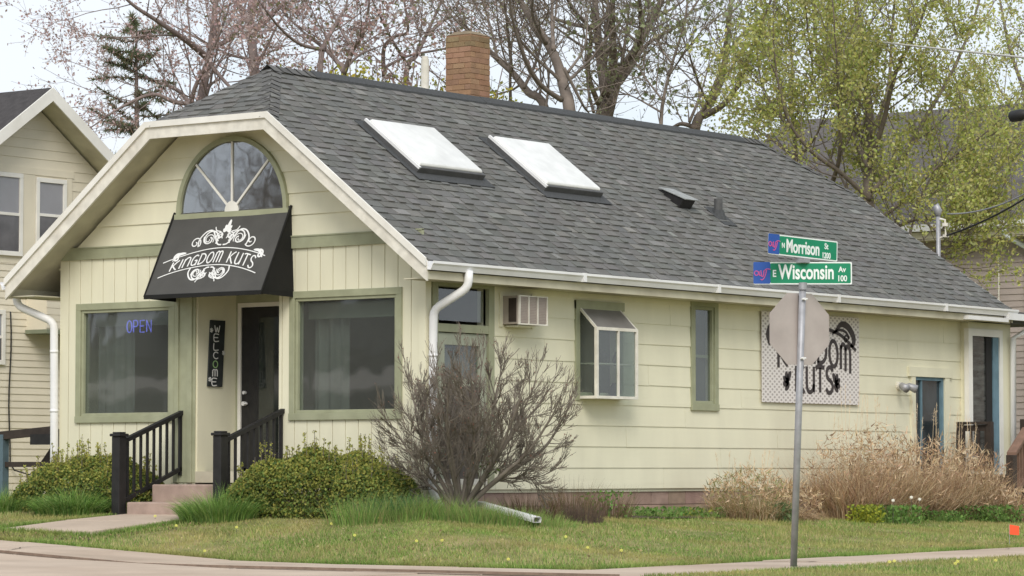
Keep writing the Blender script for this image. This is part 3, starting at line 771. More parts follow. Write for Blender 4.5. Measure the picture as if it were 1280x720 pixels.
mb = MB(); mb.hexa([onroof(7.06, 1.09, .17), onroof(7.42, 1.09, .17), onroof(7.42, 1.47, .045), onroof(7.06, 1.47, .045), onroof(7.06, 1.09, .182), onroof(7.42, 1.09, .182), onroof(7.42, 1.47, .055), onroof(7.06, 1.47, .055)]); mb.build('hood', mat('aged_lead', (.30, .31, .30), .5, .2, 9), rvn)
mb = MB(); b = onroof(7.97, 1.04); mb.tube([b + Vector((0, 0, -.05)), b + Vector((0, 0, .25))], .06, 14)
pv = mb.build('plumbing_vent', mat('vent_pipe_grey', (.09, .09, .09), .7, .2, 12), roof)
mb = MB(); mb.tube([b + Vector((0, 0, -.06)), b + Vector((0, 0, .09))], [.12, .075], 14); mb.hexa([onroof(7.82, .84, .014), onroof(8.14, .84, .014), onroof(8.14, 1.2, .014), onroof(7.82, 1.2, .014), onroof(7.82, .84, .022), onroof(8.14, .84, .022), onroof(8.14, 1.2, .022), onroof(7.82, 1.2, .022)]); mb.build('flashing', M['ridge'], pv)

# ------------------------------------------------------------ lettering by strokes
def ell(cx, cy, rx, ry, a0=0, a1=360, n=18): return [(cx + rx * math.cos(R(a0 + (a1 - a0) * i / n)), cy + ry * math.sin(R(a0 + (a1 - a0) * i / n))) for i in range(n + 1)]
G = {
 'K': (.55, [[(0, 0), (0, 1)], [(.55, 1), (.35, .85), (.12, .55), (.05, .48)], [(.05, .48), (.2, .42), (.35, .2), (.58, -.04)]]),
 'I': (.1, [[(.05, 0), (.05, 1)]]),
 'N': (.5, [[(0, 0), (0, .92)], [(0, .72), (.1, .92), (.28, 1), (.45, .9), (.5, .65), (.5, 0)]]),
 'G': (.52, [[(.5, .88), (.3, 1), (.08, .85), (0, .5), (.08, .12), (.28, 0), (.48, .14), (.5, .45), (.28, .45)], [(.5, .45), (.5, -.05)]]),
 'D': (.52, [[(0, 0), (0, 1)], [(-.06, 1), (.25, .98), (.48, .78), (.53, .5), (.45, .2), (.22, .02), (-.06, 0)]]),
 'O': (.54, [ell(.27, .5, .27, .5, 90, 450)]),
 'M': (.62, [[(0, 0), (0, .95)], [(0, .8), (.1, 1), (.24, 1), (.31, .8), (.31, 0)], [(.31, .8), (.4, 1), (.54, 1), (.62, .8), (.62, 0)]]),
 'U': (.5, [[(0, 1), (0, .3), (.08, .06), (.25, 0), (.42, .1), (.5, .32)], [(.5, 1), (.5, 0)]]),
 'T': (.5, [[(.25, 0), (.25, .97)], [(-.06, .92), (.1, 1), (.56, .98)]]),
 'S': (.46, [[(.46, .85), (.3, 1), (.1, .95), (.02, .75), (.12, .56), (.34, .44), (.46, .25), (.36, .05), (.15, 0), (-.02, .16)]]),
 'W': (.7, [[(0, 1), (.18, 0), (.35, .7), (.52, 0), (.7, 1)]]),
 'E': (.48, [[(.48, 1), (0, 1), (0, 0), (.48, 0)], [(0, .52), (.4, .52)]]),
 'L': (.45, [[(0, 1), (0, 0), (.45, 0)]]),
 'C': (.5, [[(.5, .85), (.3, 1), (.08, .85), (0, .5), (.08, .15), (.3, 0), (.5, .15)]]),
 'P': (.48, [[(0, 0), (0, 1)], [(0, 1), (.35, 1), (.48, .76), (.35, .5), (0, .5)]]),
 ' ': (.32, []),
}
def smooth_line(P, n=5):
    if len(P) < 3: return P
    o = []
    for i in range(len(P) - 1):
        p0 = P[max(i - 1, 0)]; p1 = P[i]; p2 = P[i + 1]; p3 = P[min(i + 2, len(P) - 1)]
        for k in range(n):
            t = k / n
            o.append(tuple(.5 * (2 * p1[j] + (p2[j] - p0[j]) * t + (2 * p0[j] - 5 * p1[j] + 4 * p2[j] - p3[j]) * t * t + (3 * p1[j] - p0[j] - 3 * p2[j] + p3[j]) * t ** 3) for j in (0, 1)))
    o.append(P[-1]); return o
def ribbon(mb, P, wd, fmap, sm=True, taper=False):
    """flat stroke of width wd (2D units) mapped to 3D by fmap(u,v,h)"""
    if sm: P = smooth_line(P)
    n = len(P); Lr = []
    for i, p in enumerate(P):
        a = P[max(i - 1, 0)]; b = P[min(i + 1, n - 1)]; dx, dy = b[0] - a[0], b[1] - a[1]; l = math.hypot(dx, dy) or 1
        w_ = wd / 2
        if taper: t = i / (n - 1); w_ *= .35 + 1.1 * math.sin(math.pi * min(1, max(0, t))) ** .8
        nx_, ny_ = -dy / l * w_, dx / l * w_
        Lr.append(((p[0] + nx_, p[1] + ny_), (p[0] - nx_, p[1] - ny_)))
    for (a, b), (c, d) in zip(Lr, Lr[1:]):
        mb.hexa([fmap(*a, 0), fmap(*b, 0), fmap(*d, 0), fmap(*c, 0), fmap(*a, .003), fmap(*b, .003), fmap(*d, .003), fmap(*c, .003)])
def write(mb, text, u0, width, h, stroke, fmap, basef=lambda u: 0, slant=0, gap=.2, hf=None):
    tot = sum(G[c][0] + gap for c in text) - gap; s = width / tot
    u = u0
    for c in text:
        wd, st = G[c]
        for L_ in st:
            P = []
            for (a, b) in smooth_line(L_) if len(L_) > 2 else L_:
                uu = u + a * s; hh = hf(uu) if hf else h
                P.append((uu + slant * b * h, basef(uu) + b * hh))
            if len(P) == 2: P = [P[0], ((P[0][0] + P[1][0]) / 2, (P[0][1] + P[1][1]) / 2), P[1]]
            ribbon(mb, P, stroke, fmap, sm=False)
        u += (wd + gap) * s
def spiral(cx, cy, r, turns, a0, dirn=1, n=26, r1=.12):
    return [(cx + (r * (1 - (1 - r1) * i / n)) * math.cos(R(a0) + dirn * turns * 2 * math.pi * i / n), cy + (r * (1 - (1 - r1) * i / n)) * math.sin(R(a0) + dirn * turns * 2 * math.pi * i / n)) for i in range(n + 1)]
def flourish(mb, cu, cv, s, fm, wd, up=1):
    """mirrored scrollwork about cu"""
    for m_ in (-1, 1):
        mp_ = lambda P: [(cu + m_ * a * s, cv + up * b * s) for a, b in P]
        for P, w_ in ((spiral(.36, .20, .22, 1.3, -150, -1), 1.3), (spiral(.38, .19, .14, 1.1, -150, -1), .8), ([(.02, .06), (.12, .08), (.22, .22), (.34, .38), (.5, .36), (.62, .2), (.6, .04)], 1.3),
                      ([(.05, .2), (.12, .34), (.25, .38), (.3, .46)], .9), (spiral(.12, .26, .11, 1.3, -90, 1), 1.1), (spiral(.11, .26, .06, 1.0, -90, 1), .8), ([(.3, .12), (.42, .1), (.5, .16), (.52, .26)], .8)):
            ribbon(mb, mp_(P), wd * w_, fm, sm=len(P) < 20, taper=False)
# ------------------------------------------------------------ awning
awn = thing('awning', 'black sloped fabric awning with white scroll lettering over the front door', 'awning', (-.3, 3.06, 2.7))
TL, TR = Vector((-.03, 4.02, 3.765)), Vector((-.03, 2.08, 3.765)); BL, BR = Vector((-.62, 3.98, 2.685)), Vector((-.62, 2.04, 2.685))
mb = MB(); nU, nV = 24, 14
def awp(u, v, h=0):
    p = BL.lerp(BR, u).lerp(TL.lerp(TR, u), v)
    nrm_ = Vector((-.877, 0, .479))
    sag = -.020 * math.sin(math.pi * v) * (1 - .6 * abs(2 * u - 1)) + .006 * math.sin(u * 11 + v * 4) * math.sin(math.pi * v)
    return p + nrm_ * (sag + h)
for i in range(nU):
    for j in range(nV):
        mb.face([awp(i / nU, j / nV), awp((i + 1) / nU, j / nV), awp((i + 1) / nU, (j + 1) / nV), awp(i / nU, (j + 1) / nV)])
mb.build('front_panel', M['awning'], awn, smooth=True)
for s_, (T, B_) in enumerate(((TL, BL), (TR, BR))):
    mb = MB(); y_ = 1 if s_ == 0 else -1
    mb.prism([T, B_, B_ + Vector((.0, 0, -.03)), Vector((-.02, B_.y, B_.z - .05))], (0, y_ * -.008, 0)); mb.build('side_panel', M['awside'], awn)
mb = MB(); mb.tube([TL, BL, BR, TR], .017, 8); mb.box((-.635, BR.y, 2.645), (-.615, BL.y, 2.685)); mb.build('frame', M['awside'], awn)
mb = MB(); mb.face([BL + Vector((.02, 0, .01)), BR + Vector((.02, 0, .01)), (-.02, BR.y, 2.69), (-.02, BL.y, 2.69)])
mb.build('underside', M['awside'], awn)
mb = MB()
Wp, Hp = 1.94, 1.23
fm = lambda u, v, h: awp(u / Wp, v / Hp, h + .004)
cu = .515 * Wp
up_ = lambda u: .545 * Hp + .06 * 0 - .17 * Hp * ((u - cu) / (.45 * Wp)) ** 2 * .9
lo_ = lambda u: .345 * Hp - .14 * Hp * ((u - cu * .94) / (.43 * Wp)) ** 2
ribbon(mb, [(a * Wp, up_(a * Wp)) for a in [.06 + .86 * i / 20 for i in range(21)]], .013, fm, sm=False)
ribbon(mb, [(a * Wp, lo_(a * Wp)) for a in [.06 + .83 * i / 20 for i in range(21)]], .013, fm, sm=False)
write(mb, 'KINGDOM KUTS', .14 * Wp, .70 * Wp, .16, .018, fm, basef=lambda u: lo_(u) + .035, slant=.10, gap=.24, hf=lambda u: min(.19, (up_(u) - lo_(u)) - .09))
flourish(mb, cu, .55 * Hp, .66, fm, .015)
for m_ in (-1, 1):
    ribbon(mb, [(cu + m_ * .46 + m_ * a * .42, .575 * Hp + b * .42) for a, b in spiral(.0, .12, .22, 1.3, -150, m_)], .016, fm, sm=False)
for m_ in (-1, 1):
    ribbon(mb, [(cu + m_ * a, b) for a, b in [(.74, .50), (.66, .60), (.56, .62)]], .028, fm, taper=True); ribbon(mb, [(cu + m_ * (.68 + a), .545 + b) for a, b in spiral(0, 0, .075, .9, 120, -1)], .024, fm, sm=False)
for a, l in ((-38, .09), (-14, .13), (6, .2), (28, .13), (50, .09)):
    c_, s_ = math.sin(R(a)), math.cos(R(a)); ribbon(mb, [(cu + c_ * .03, .88 + s_ * .03), (cu + c_ * l * .6, .88 + s_ * l * .6), (cu + c_ * l, .88 + s_ * l)], .034, fm, taper=True)
flourish(mb, cu * .93, .345 * Hp, .54, fm, .015, up=-1)
mb.build('lettering', M['print_'], awn)

# ------------------------------------------------------------ wall banner
ban = MB(); ban.box((7.38, -.05, 1.45), (9.98, -.042, 2.70))
bo = ban.build('wall_banner', M['banner'], None, origin=(8.68, -.05, 1.45)); tag(bo, 'white patterned square shop banner with dark lettering on the side wall', 'banner')
mb = MB(); fb = lambda u, v, h: Vector((7.38 + u, -.052 - h, 1.45 + v))
write(mb, 'KINGDOM', .42, 1.92, .36, .060, fb, basef=lambda u: .58 - .10 * ((u - 1.3) / .9) ** 2, gap=.22)
write(mb, 'KUTS', .88, .98, .36, .060, fb, basef=lambda u: .16, gap=.2)
ribbon(mb, [(.16, .80), (.5, .98), (.9, 1.06), (1.3, 1.08), (1.7, 1.06), (2.1, .98), (2.5, .78)], .05, fb)
flourish(mb, 1.3, .98, .42, fb, .03)
for m_ in (-1, 1):
    mm = lambda P: [(1.3 + m_ * a, b) for a, b in P]
    ribbon(mb, mm([(.62, 1.02), (.8, 1.14), (1.0, 1.10), (1.14, .96), (1.12, .86), (1.04, .84)]), .075, fb, taper=True)
    ribbon(mb, mm([(.55, 1.00), (.75, 1.06), (.93, 1.03), (1.02, .94)]), .04, fb); ribbon(mb, mm(spiral(.93, .93, .07, 1.2, 0, 1)), .03, fb, sm=False)
    for a_ in (-70, -30, 10, 50, 100): ribbon(mb, mm([(.62, .30), (.62 + .07 * math.cos(R(a_)), .30 + .07 * math.sin(R(a_))), (.62 + .15 * math.cos(R(a_ + 15)), .30 + .15 * math.sin(R(a_ + 15)))]), .06, fb, taper=True)
o = mb.build('lettering', M['bannerprint'], bo)

# ------------------------------------------------------------ welcome board on the recess wall
wb = MB(); wb.hexa([Vector(p) for p in ((.17, 3.643, 1.57), (.44, 3.643, 1.57), (.44, 3.62, 1.57), (.17, 3.62, 1.57), (.22, 3.643, 2.41), (.49, 3.643, 2.41), (.49, 3.62, 2.41), (.22, 3.62, 2.41))])
wo = wb.build('welcome_board', M['welcome'], None, origin=(.33, 3.66, 1.57)); tag(wo, 'narrow upright dark board with vertical welcome lettering beside the front door', 'sign')
mb = MB(); mg = MB()
for i, ch_ in enumerate('WELCOME'):
    zz = 2.41 - .055 - (i + 1) * .112 + .015; off = .05 * (zz - 1.57) / .84
    fw_ = lambda u, v, h, o=off, q=zz: Vector((.245 + o + u, 3.618 - h, q + v))
    write(mg if ch_ == 'O' else mb, ch_, .0 if ch_ != 'W' else -.0, .085 if ch_ != 'W' else .095, .085, .013, fw_)
mb.build('lettering', M['print_'], wo); mg.build('wreath_letter', M['lightgreen'], wo)
mb = MB()
for (x_, z_) in ((.225, 2.28), (.455, 2.0), (.2, 1.66)):
    mb = MB()
    for k in range(5):
        a = R(72 * k); mb.prism([(x_, 3.618, z_), (x_ + .03 * math.cos(a - .4), 3.618, z_ + .03 * math.sin(a - .4)), (x_ + .03 * math.cos(a + .4), 3.618, z_ + .03 * math.sin(a + .4))], (0, -.004, 0))
    mb.build('painted_flower', M['print_'], wo)


# ------------------------------------------------------------ neon OPEN sign
on = MB(); fo_ = lambda u, v: Vector((.10, 4.96 - u, 2.28 + v))
def tubeword(mb, text, h, r, cw, gap, fmap):
    u = 0
    for c in text:
        wd, st = G[c]
        for L_ in st:
            P = smooth_line(L_) if len(L_) > 4 else L_
            mb.tube([fmap(u + a * cw / .55, b * h) for a, b in P], r, 6)
        u += cw + gap
G_N = G['N']; G['N'] = (.5, [[(0, 0), (0, 1), (.5, 0), (.5, 1)]])
tubeword(on, 'OPEN', .15, .008, .085, .030, fo_); G['N'] = G_N
oo = on.build('open_sign', M['neon'], None, origin=(.1, 4.7, 2.28)); tag(oo, 'blue neon open sign hanging in the left shop window', 'sign')

# ------------------------------------------------------------ window air conditioner
ac = thing('air_conditioner', 'beige window air conditioner sticking out of the side wall under the gutter', 'air conditioner', (1.8, -.12, 2.3))
mb = MB(); mb.box((1.50, -.26, 2.30), (2.10, .10, 2.65)); mb.build('body', M['acbody'], ac, bevel=.01)
mb = MB(); mb.box((1.52, -.268, 2.315), (2.09, -.259, 2.635)); a_ = mb.build('grille', M['lath'], ac)
mb = MB()
for x_ in (1.505, 1.69, 1.875, 2.07): mb.box((x_, -.28, 2.30), (x_ + .02, -.255, 2.65))
mb.box((1.50, -.278, 2.64), (2.10, -.255, 2.655)); mb.box((1.50, -.278, 2.295), (2.10, -.255, 2.312)); mb.build('trim', M['oldwhite'], ac)
mb = MB()
for k in range(16): mb.box((1.53, -.272, 2.325 + k * .0195), (2.07, -.266, 2.333 + k * .0195))
mb.build('louvre', M['acbody'], ac)
mb = MB()
mb.box((1.492, -.235, 2.33), (1.499, -.12, 2.62)); mb.build('side_vent', M['brownpaint'], ac)
mb = MB(); mb.box((1.44, -.03, 2.27), (1.50, .0, 2.70)); mb.box((2.10, -.03, 2.27), (2.16, .0, 2.70)); mb.box((1.55, -.22, 2.27), (1.9, -.03, 2.29)); mb.build('bracket', M['siding'], ac)

# ------------------------------------------------------------ floodlight
fl = thing('floodlight', 'small twin-head security floodlight on the side wall left of the rear door', 'lamp', (11.15, -.03, 1.75))
mb = MB(); mb.tube([(11.15, -.0, 1.75), (11.15, -.05, 1.75)], .06, 12); mb.build('base', M['oldwhite'], fl)
for s_ in (-1, 1):
    mb = MB(); mb.tube([(11.15, -.05, 1.75), (11.15 + .07 * s_, -.1, 1.76), (11.15 + .1 * s_, -.13, 1.75), (11.15 + .14 * s_, -.24, 1.70)], [.015, .02, .05, .062], 10); mb.build('lamp_head', M['galv'], fl, smooth=True)

# ------------------------------------------------------------ stair railings
def stair_rail(y, label, parts_group):
    t = thing('stair_railing', label, 'railing', (-1.13, y, 0), parts_group)
    xp = -1.15; s_ = (1.24 - .90) / 1.1
    mb = MB(); mb.box((xp - .065, y - .065, -.25), (xp + .065, y + .065, .93)); mb.box((xp - .085, y - .085, .93), (xp + .085, y + .085, .965)); mb.box((xp - .06, y - .06, .965), (xp + .06, y + .06, .985)); mb.build('post', M['black'], t, bevel=.008)
    def ln(x, z0): return z0 + (x - xp) * .335
    for nm, za, w_ in (('handrail', .84, .035), ('bottom_rail', .10, .02)):
        k = .335 if nm == 'handrail' else .37
        mb = MB(); mb.hexa([Vector(p) for p in ((xp + .06, y - w_, za), (.0 - .015, y - w_, za + 1.12 * k), (-.015, y + w_, za + 1.12 * k), (xp + .06, y + w_, za), (xp + .06, y - w_, za + .055), (-.015, y - w_, za + .055 + 1.12 * k), (-.015, y + w_, za + .055 + 1.12 * k), (xp + .06, y + w_, za + .055))]); mb.build(nm, M['black'], t)
    for i in range(9):
        x = xp + .15 + i * .118
        mb = MB(); mb.box((x - .014, y - .014, .12 + (x - xp) * .37), (x + .014, y + .014, .86 + (x - xp) * .335)); mb.build('baluster', M['black'], t)
    mb = MB(); mb.box((-.06, y - .02, .45), (-.03, y + .02, 1.26)); mb.build('end_baluster', M['black'], t)
    return t
stair_rail(3.89, 'black wooden stair railing left of the front steps, beside the green post', 'railings of the front steps')
stair_rail(2.22, 'black wooden stair railing right of the front steps, partly behind the hedge', 'railings of the front steps')

# ------------------------------------------------------------ rear deck with steps and railings
dk = thing('wooden_deck', 'dark brown wooden deck with railings and steps at the rear door', 'deck', (13.7, -.9, 0))
mb = MB()
for k in range(8): mb.box((12.58, -1.10 + k * .118, .42), (15.6, -.99 + k * .118, .455))
mb.build('floor_board', M['brownpaint'], dk)
mb = MB()
for k, (za, ya) in enumerate(((.28, -1.55), (.12, -1.80))): mb.box((12.3 - k * .28, -1.05, za - .04), (12.60 - k * .28, -.25, za)); mb.box((12.56 - k * .28, -1.05, za - .16), (12.58 - k * .28, -.25, za + .10))
mb.box((12.58, -1.12, .26), (15.6, -1.10, .44)); mb.box((12.60, -1.1, -.2), (12.64, -.2, .418)); mb.build('step', M['brownpaint'], dk)
def rail_seg(parent, a, b, z0, z1, zt0, zt1, n, m1, cap=True):
    a, b = Vector((a[0], a[1], 0)), Vector((b[0], b[1], 0)); d = (b - a).normalized(); s = Vector((-d.y, d.x, 0))
    def beam(mb, w_, h, za, zb):
        mb.hexa([a + s * -w_ + Vector((0, 0, za)), b + s * -w_ + Vector((0, 0, zb)), b + s * w_ + Vector((0, 0, zb)), a + s * w_ + Vector((0, 0, za)), a + s * -w_ + Vector((0, 0, za + h)), b + s * -w_ + Vector((0, 0, zb + h)), b + s * w_ + Vector((0, 0, zb + h)), a + s * w_ + Vector((0, 0, za + h))])
    mb = MB(); beam(mb, .07, .04, zt0, zt1); mb.build('handrail', m1, parent)
    mb = MB(); beam(mb, .02, .09, zt0 - .10, zt1 - .10); beam(mb, .02, .07, z0, z1); mb.build('rail', m1, parent)
    for i in range(n):
        t = (i + .5) / n; p = a.lerp(b, t); zb, zt = z0 + (z1 - z0) * t, zt0 + (zt1 - zt0) * t
        mb = MB(); mb.box((p.x - .018, p.y - .018, zb + .05), (p.x + .018, p.y + .018, zt - .05)); mb.build('baluster', m1, parent)
def post(parent, x, y, z0, z1, m, w_=.045):
    mb = MB(); mb.box((x - w_, y - w_, z0), (x + w_, y + w_, z1)); return mb.build('post', m, parent, bevel=.005)
post(dk, 12.62, -.22, -.3, 1.24, M['brownpaint']); post(dk, 12.62, -.72, -.3, 1.24, M['brownpaint'])
rail_seg(dk, (12.62, -.22), (12.62, -.72), .52, .52, 1.20, 1.20, 4, M['brownpaint'])
post(dk, 13.1, -1.05, -.3, 1.28, M['brownpaint'], .055); post(dk, 15.4, -1.05, -.3, 1.28, M['brownpaint'])
rail_seg(dk, (13.1, -1.05), (15.4, -1.05), .52, .52, 1.24, 1.24, 15, M['brownpaint'])
worn = mat('worn_brown_wood', (.20, .12, .085), .8, .25, 6)
post(dk, 12.2, -1.30, -.35, .74, M['brownpaint'], .06)
rail_seg(dk, (12.2, -1.30), (13.1, -1.10), .02, .45, .74, 1.14, 6, worn)

# left ramp railing between the houses
lr = thing('ramp_railing', 'dark brown wooden railing at the left edge between the two houses', 'railing', (1.4, 8.2, 0))
post(lr, .98, 8.10, -.3, 1.0, mat('faded_blue_grey_post', (.10, .15, .18), .7, .2, 6), .06); post(lr, 1.06, 7.16, -.3, 1.07, M['brownpaint'], .05)
mb = MB(); mb.hexa([Vector(p) for p in ((.93, 9.2, .86), (.93, 7.1, 1.0), (1.03, 7.1, 1.0), (1.03, 9.2, .86), (.93, 9.2, .97), (.93, 7.1, 1.11), (1.03, 7.1, 1.11), (1.03, 9.2, .97))]); mb.build('handrail', M['brownpaint'], lr)
mb = MB(); mb.box((.96, 7.2, .56), (1.0, 8.1, .63)); mb.build('rail', M['brownpaint'], lr)
mb = MB(); mb.hexa([Vector(p) for p in ((1.2, 7.1, .30), (1.2, 7.9, .30), (1.26, 7.9, .30), (1.26, 7.1, .30), (1.2, 7.1, 1.0), (1.2, 7.25, 1.0), (1.26, 7.25, 1.0), (1.26, 7.1, 1.0))]); mb.build('brace', M['brownpaint'], lr)
mb = MB(); mb.box((.90, 7.12, .86), (1.0, 7.5, 1.0)); mb.build('bracket_box', M['black'], lr)

# ------------------------------------------------------------ LEFT NEIGHBOUR
nh = thing('neighbour_house', 'beige two-storey gabled house at the left edge behind the shop', 'house', (5.3, 15, 0))
NY = 12.05; PX, PZ = 5.37, 6.40; ns = .69; HW = 3.9
WX0, WX1 = PX - HW + .35, 6.35
def nz_(x, d=0): return PZ - ns * abs(x - PX) - d
mb = MB()
NH = [(3.78, 4.50, 3.86, 5.0), (4.78, 5.52, 3.86, 4.98)]
for c in cells(PX - HW + .3, PX + HW - .3, -.3, 3.6, []): mb.box((c[0], NY + .02, c[2]), (c[1], NY + .15, c[3]))
mb.prism([(PX - HW + .3, NY + .02, 3.6), (PX + HW - .3, NY + .02, 3.6), (PX, NY + .02, PZ - .15)], (0, .12, 0))
mb.box((PX - HW + .3, NY + .15, -.3), (PX + HW - .3, NY + 8, 3.6)); mb.build('wall', M['nsiding'], nh)
def laps(mb, x0f, x1f, y, z0, z1, e, t=.012):
    z = z0
    while z < z1:
        zt = min(z + e, z1); a, b = x0f(z), x1f(z); a2, b2 = x0f(zt), x1f(zt)
        if b > a:
            mb.hexa([Vector(p) for p in ((a, y - t, z), (b, y - t, z), (b, y + .02, z), (a, y + .02, z), (a2, y - t * .25, zt + .002), (b2, y - t * .25, zt + .002), (b2, y + .02, zt + .002), (a2, y + .02, zt + .002))])
        z += e
mb = MB(); laps(mb, lambda z: PX - HW + .3, lambda z: PX + HW - .3, NY, -.2, 3.70, .105, .016); mb.build('vinyl_siding', M['nsiding'], nh)
mb = MB(); laps(mb, lambda z: max(PX - HW + .3, PX - (PZ - .16 - z) / ns), lambda z: min(PX + HW - .3, PX + (PZ - .16 - z) / ns), NY, 3.70, 6.15, .15, .014); mb.build('gable_siding', M['nupper'], nh)
# roof slabs
mb = MB()
for s_ in (-1, 1):
    a = PX + s_ * HW
    P = [(PX, NY - .45, PZ), (a, NY - .45, PZ - ns * HW), (a, NY + 8.2, PZ - ns * HW), (PX, NY + 8.2, PZ)]
    mb.prism([(p[0], p[1], p[2] + .02) for p in P], (0, 0, -.10))
nr = mb.build('roof', M['nroof'], nh)
mb = MB()
for s_ in (-1, 1):
    a = PX + s_ * HW
    mb.prism([(PX, NY - .42, PZ - .085), (a, NY - .42, PZ - ns * HW - .085), (a, NY + 7.9, PZ - ns * HW - .085), (PX, NY + 7.9, PZ - .085)], (0, 0, -.03))
mb.build('soffit', M['soffit'], nh)
mb = MB()
for s_ in (-1, 1):
    a = PX + s_ * HW
    mb.prism([(PX, NY - .46, PZ + .02), (a, NY - .46, PZ - ns * HW + .02), (a, NY - .46, PZ - ns * HW - .17), (PX, NY - .46, PZ - .19)], (0, -.025, 0))
mb.build('rake_board', M['white'], nh)
# ridge runs back (+Y); visible windows
def sash_window(parent, x0, x1, z0, z1, y, label=None):
    f = MB(); w_ = .07
    f.box((x0 - w_, y - .05, z0 - w_), (x1 + w_, y, z0)); f.box((x0 - w_, y - .05, z1), (x1 + w_, y, z1 + w_)); f.box((x0 - w_, y - .05, z0), (x0, y, z1)); f.box((x1, y - .05, z0), (x1 + w_, y, z1))
    zm = (z0 + z1) / 2; f.box((x0, y - .04, zm - .02), (x1, y - .01, zm + .025))
    fo2 = f.build('window', M['white'], parent, bevel=.004)
    mb = MB(); mb.box((x0, y - .025, zm + .025), (x1, y - .02, z1)); mb.build('upper_pane', mat('upper_shade', (.30, .30, .32), .25, .06, 3, spec=.6), fo2)
    mb = MB(); mb.box((x0, y - .03, z0), (x1, y - .025, zm - .02)); mb.build('lower_pane', mat('lower_glass', (.13, .125, .13), .15, .3, 3, spec=.6), fo2)
    if label: tag(fo2, label)
    return fo2
sash_window(nh, 4.05, 5.10, 3.88, 5.02, NY - .005); sash_window(nh, 5.53, 6.05, 3.97, 4.99, NY - .005)
mb = MB(); mb.box((3.8, NY - .03, 5.095), (6.3, NY, 5.20)); mb.box((5.18, NY - .03, 3.78), (5.45, NY, 5.09)); mb.box((6.13, NY - .03, 3.88), (6.26, NY, 5.09)); mb.build('window_trim', M['nupper'], nh)
sash_window(nh, 3.85, 4.75, 2.2, 2.9, NY - .005)
mb = MB(); mb.box((5.30, NY - .45, 2.68), (6.9, NY - .01, 3.3)); bbx = mb.build('box_bay', M['nsiding'], nh)
mb = MB(); z = 2.70
while z < 3.28: mb.box((5.29, NY - .462, z), (6.9, NY - .44, z + .098)); z += .105
mb.build('bay_siding', M['nsiding'], bbx)
mb = MB(); mb.box((5.27, NY - .48, 2.62), (6.92, NY - .01, 2.68)); mb.build('bay_sill', mat('greenish_sill', (.20, .22, .15), .7, .1), bbx)
mb = MB(); px_ = [(4.93, NY - .04, 2.95)]
for i in range(1, 9): px_.append((4.93 + .02 * math.sin(i), NY - .04, 2.95 - i * .29))
px_ += [(5.0, NY - .08, .52), (5.2, NY - .2, .45), (5.3, NY - .3, .55)]
mb.tube(px_, .012, 6); mb.build('service_cable', M['black'], nh, smooth=True)

# ------------------------------------------------------------ RIGHT NEIGHBOUR
rh = thing('neighbour_house', 'grey-mauve house with long dark roof behind the leafing tree at right', 'house', (28, 5, 0))
RXW = 24.3; RZE = 5.2; YA, YBn = -8, 13.0
mb = MB(); mb.box((RXW, YA + .5, -.5), (34, YBn - .5, RZE - .05)); mb.build('wall', M['msiding'], rh)
mb = MB(); z = .0
while z < RZE - .3: 
    mb.hexa([Vector(p) for p in ((RXW - .02, YA + .5, z), (RXW - .02, YBn - .5, z), (RXW, YBn - .5, z), (RXW, YA + .5, z), (RXW - .004, YA + .5, z + .122), (RXW - .004, YBn - .5, z + .122), (RXW, YBn - .5, z + .122), (RXW, YA + .5, z + .122))]); z += .12
mb.build('siding', M['msiding'], rh)
mb = MB(); mb.prism([(RXW - .45, YA, RZE), (RXW - .45, YBn, RZE), (RXW + 4.7, YBn, RZE + 2.85), (RXW + 4.7, YA, RZE + 2.85)], (0, 0, -.14)); mb.prism([(34.3, YA, RZE), (34.3, YBn, RZE), (RXW + 4.7, YBn, RZE + 2.85), (RXW + 4.7, YA, RZE + 2.85)], (0, 0, -.14))
mr_ = mb.build('roof', M['mroof'], rh)
mb = MB(); mb.prism([(RXW, YBn - .5, RZE - .06), (34, YBn - .5, RZE - .06), (RXW + 4.7, YBn - .5, RZE + 2.7)], (0, .02, 0)); mb.build('gable_wall', M['msiding'], rh)
mb = MB(); mb.box((RXW - .56, YA, RZE - .13), (RXW - .45, YBn, RZE + .0)); mb.build('gutter', M['alum'], rh)
mb = MB(); mb.box((RXW - .45, YA, RZE - .27), (RXW - .42, YBn, RZE - .13)); mb.box((RXW - .44, YA, RZE - .3), (RXW, YBn, RZE - .28)); mb.build('soffit', M['soffit'], rh)
mb = MB(); mb.tube([(RXW - .5, 4.98, RZE - .12), (RXW - .48, 4.98, RZE - .28), (RXW - .1, 4.72, RZE - .5), (RXW - .08, 4.70, RZE - .8), (RXW - .08, 4.70, .2)], .055, 10); mb.build('downspout', mat('pale_blue_grey_pipe', (.55, .60, .60), .5, .05), rh, smooth=True)
mb = MB(); mb.box((RXW - .03, 5.35, .2), (RXW - .022, 5.38, 4.8)); mb.build('conduit', M['oldwhite'], rh)

# ------------------------------------------------------------ street sign post
SP = Vector((-3.15, -7.1, 0)); SP.z = gz(-3.15, -7.1) - .02
K = 31.8
sp = thing('street_sign_post', 'grey corner post with the back of a stop sign and two green street name signs', 'sign post', SP)
mb = MB(); top = at(1003.5, 354, K); bot = at(992, 708, K)
mb.tube([bot, bot.lerp(top, .5), top], .034, 14); pobj = mb.build('post', M['galv'], sp, smooth=True)
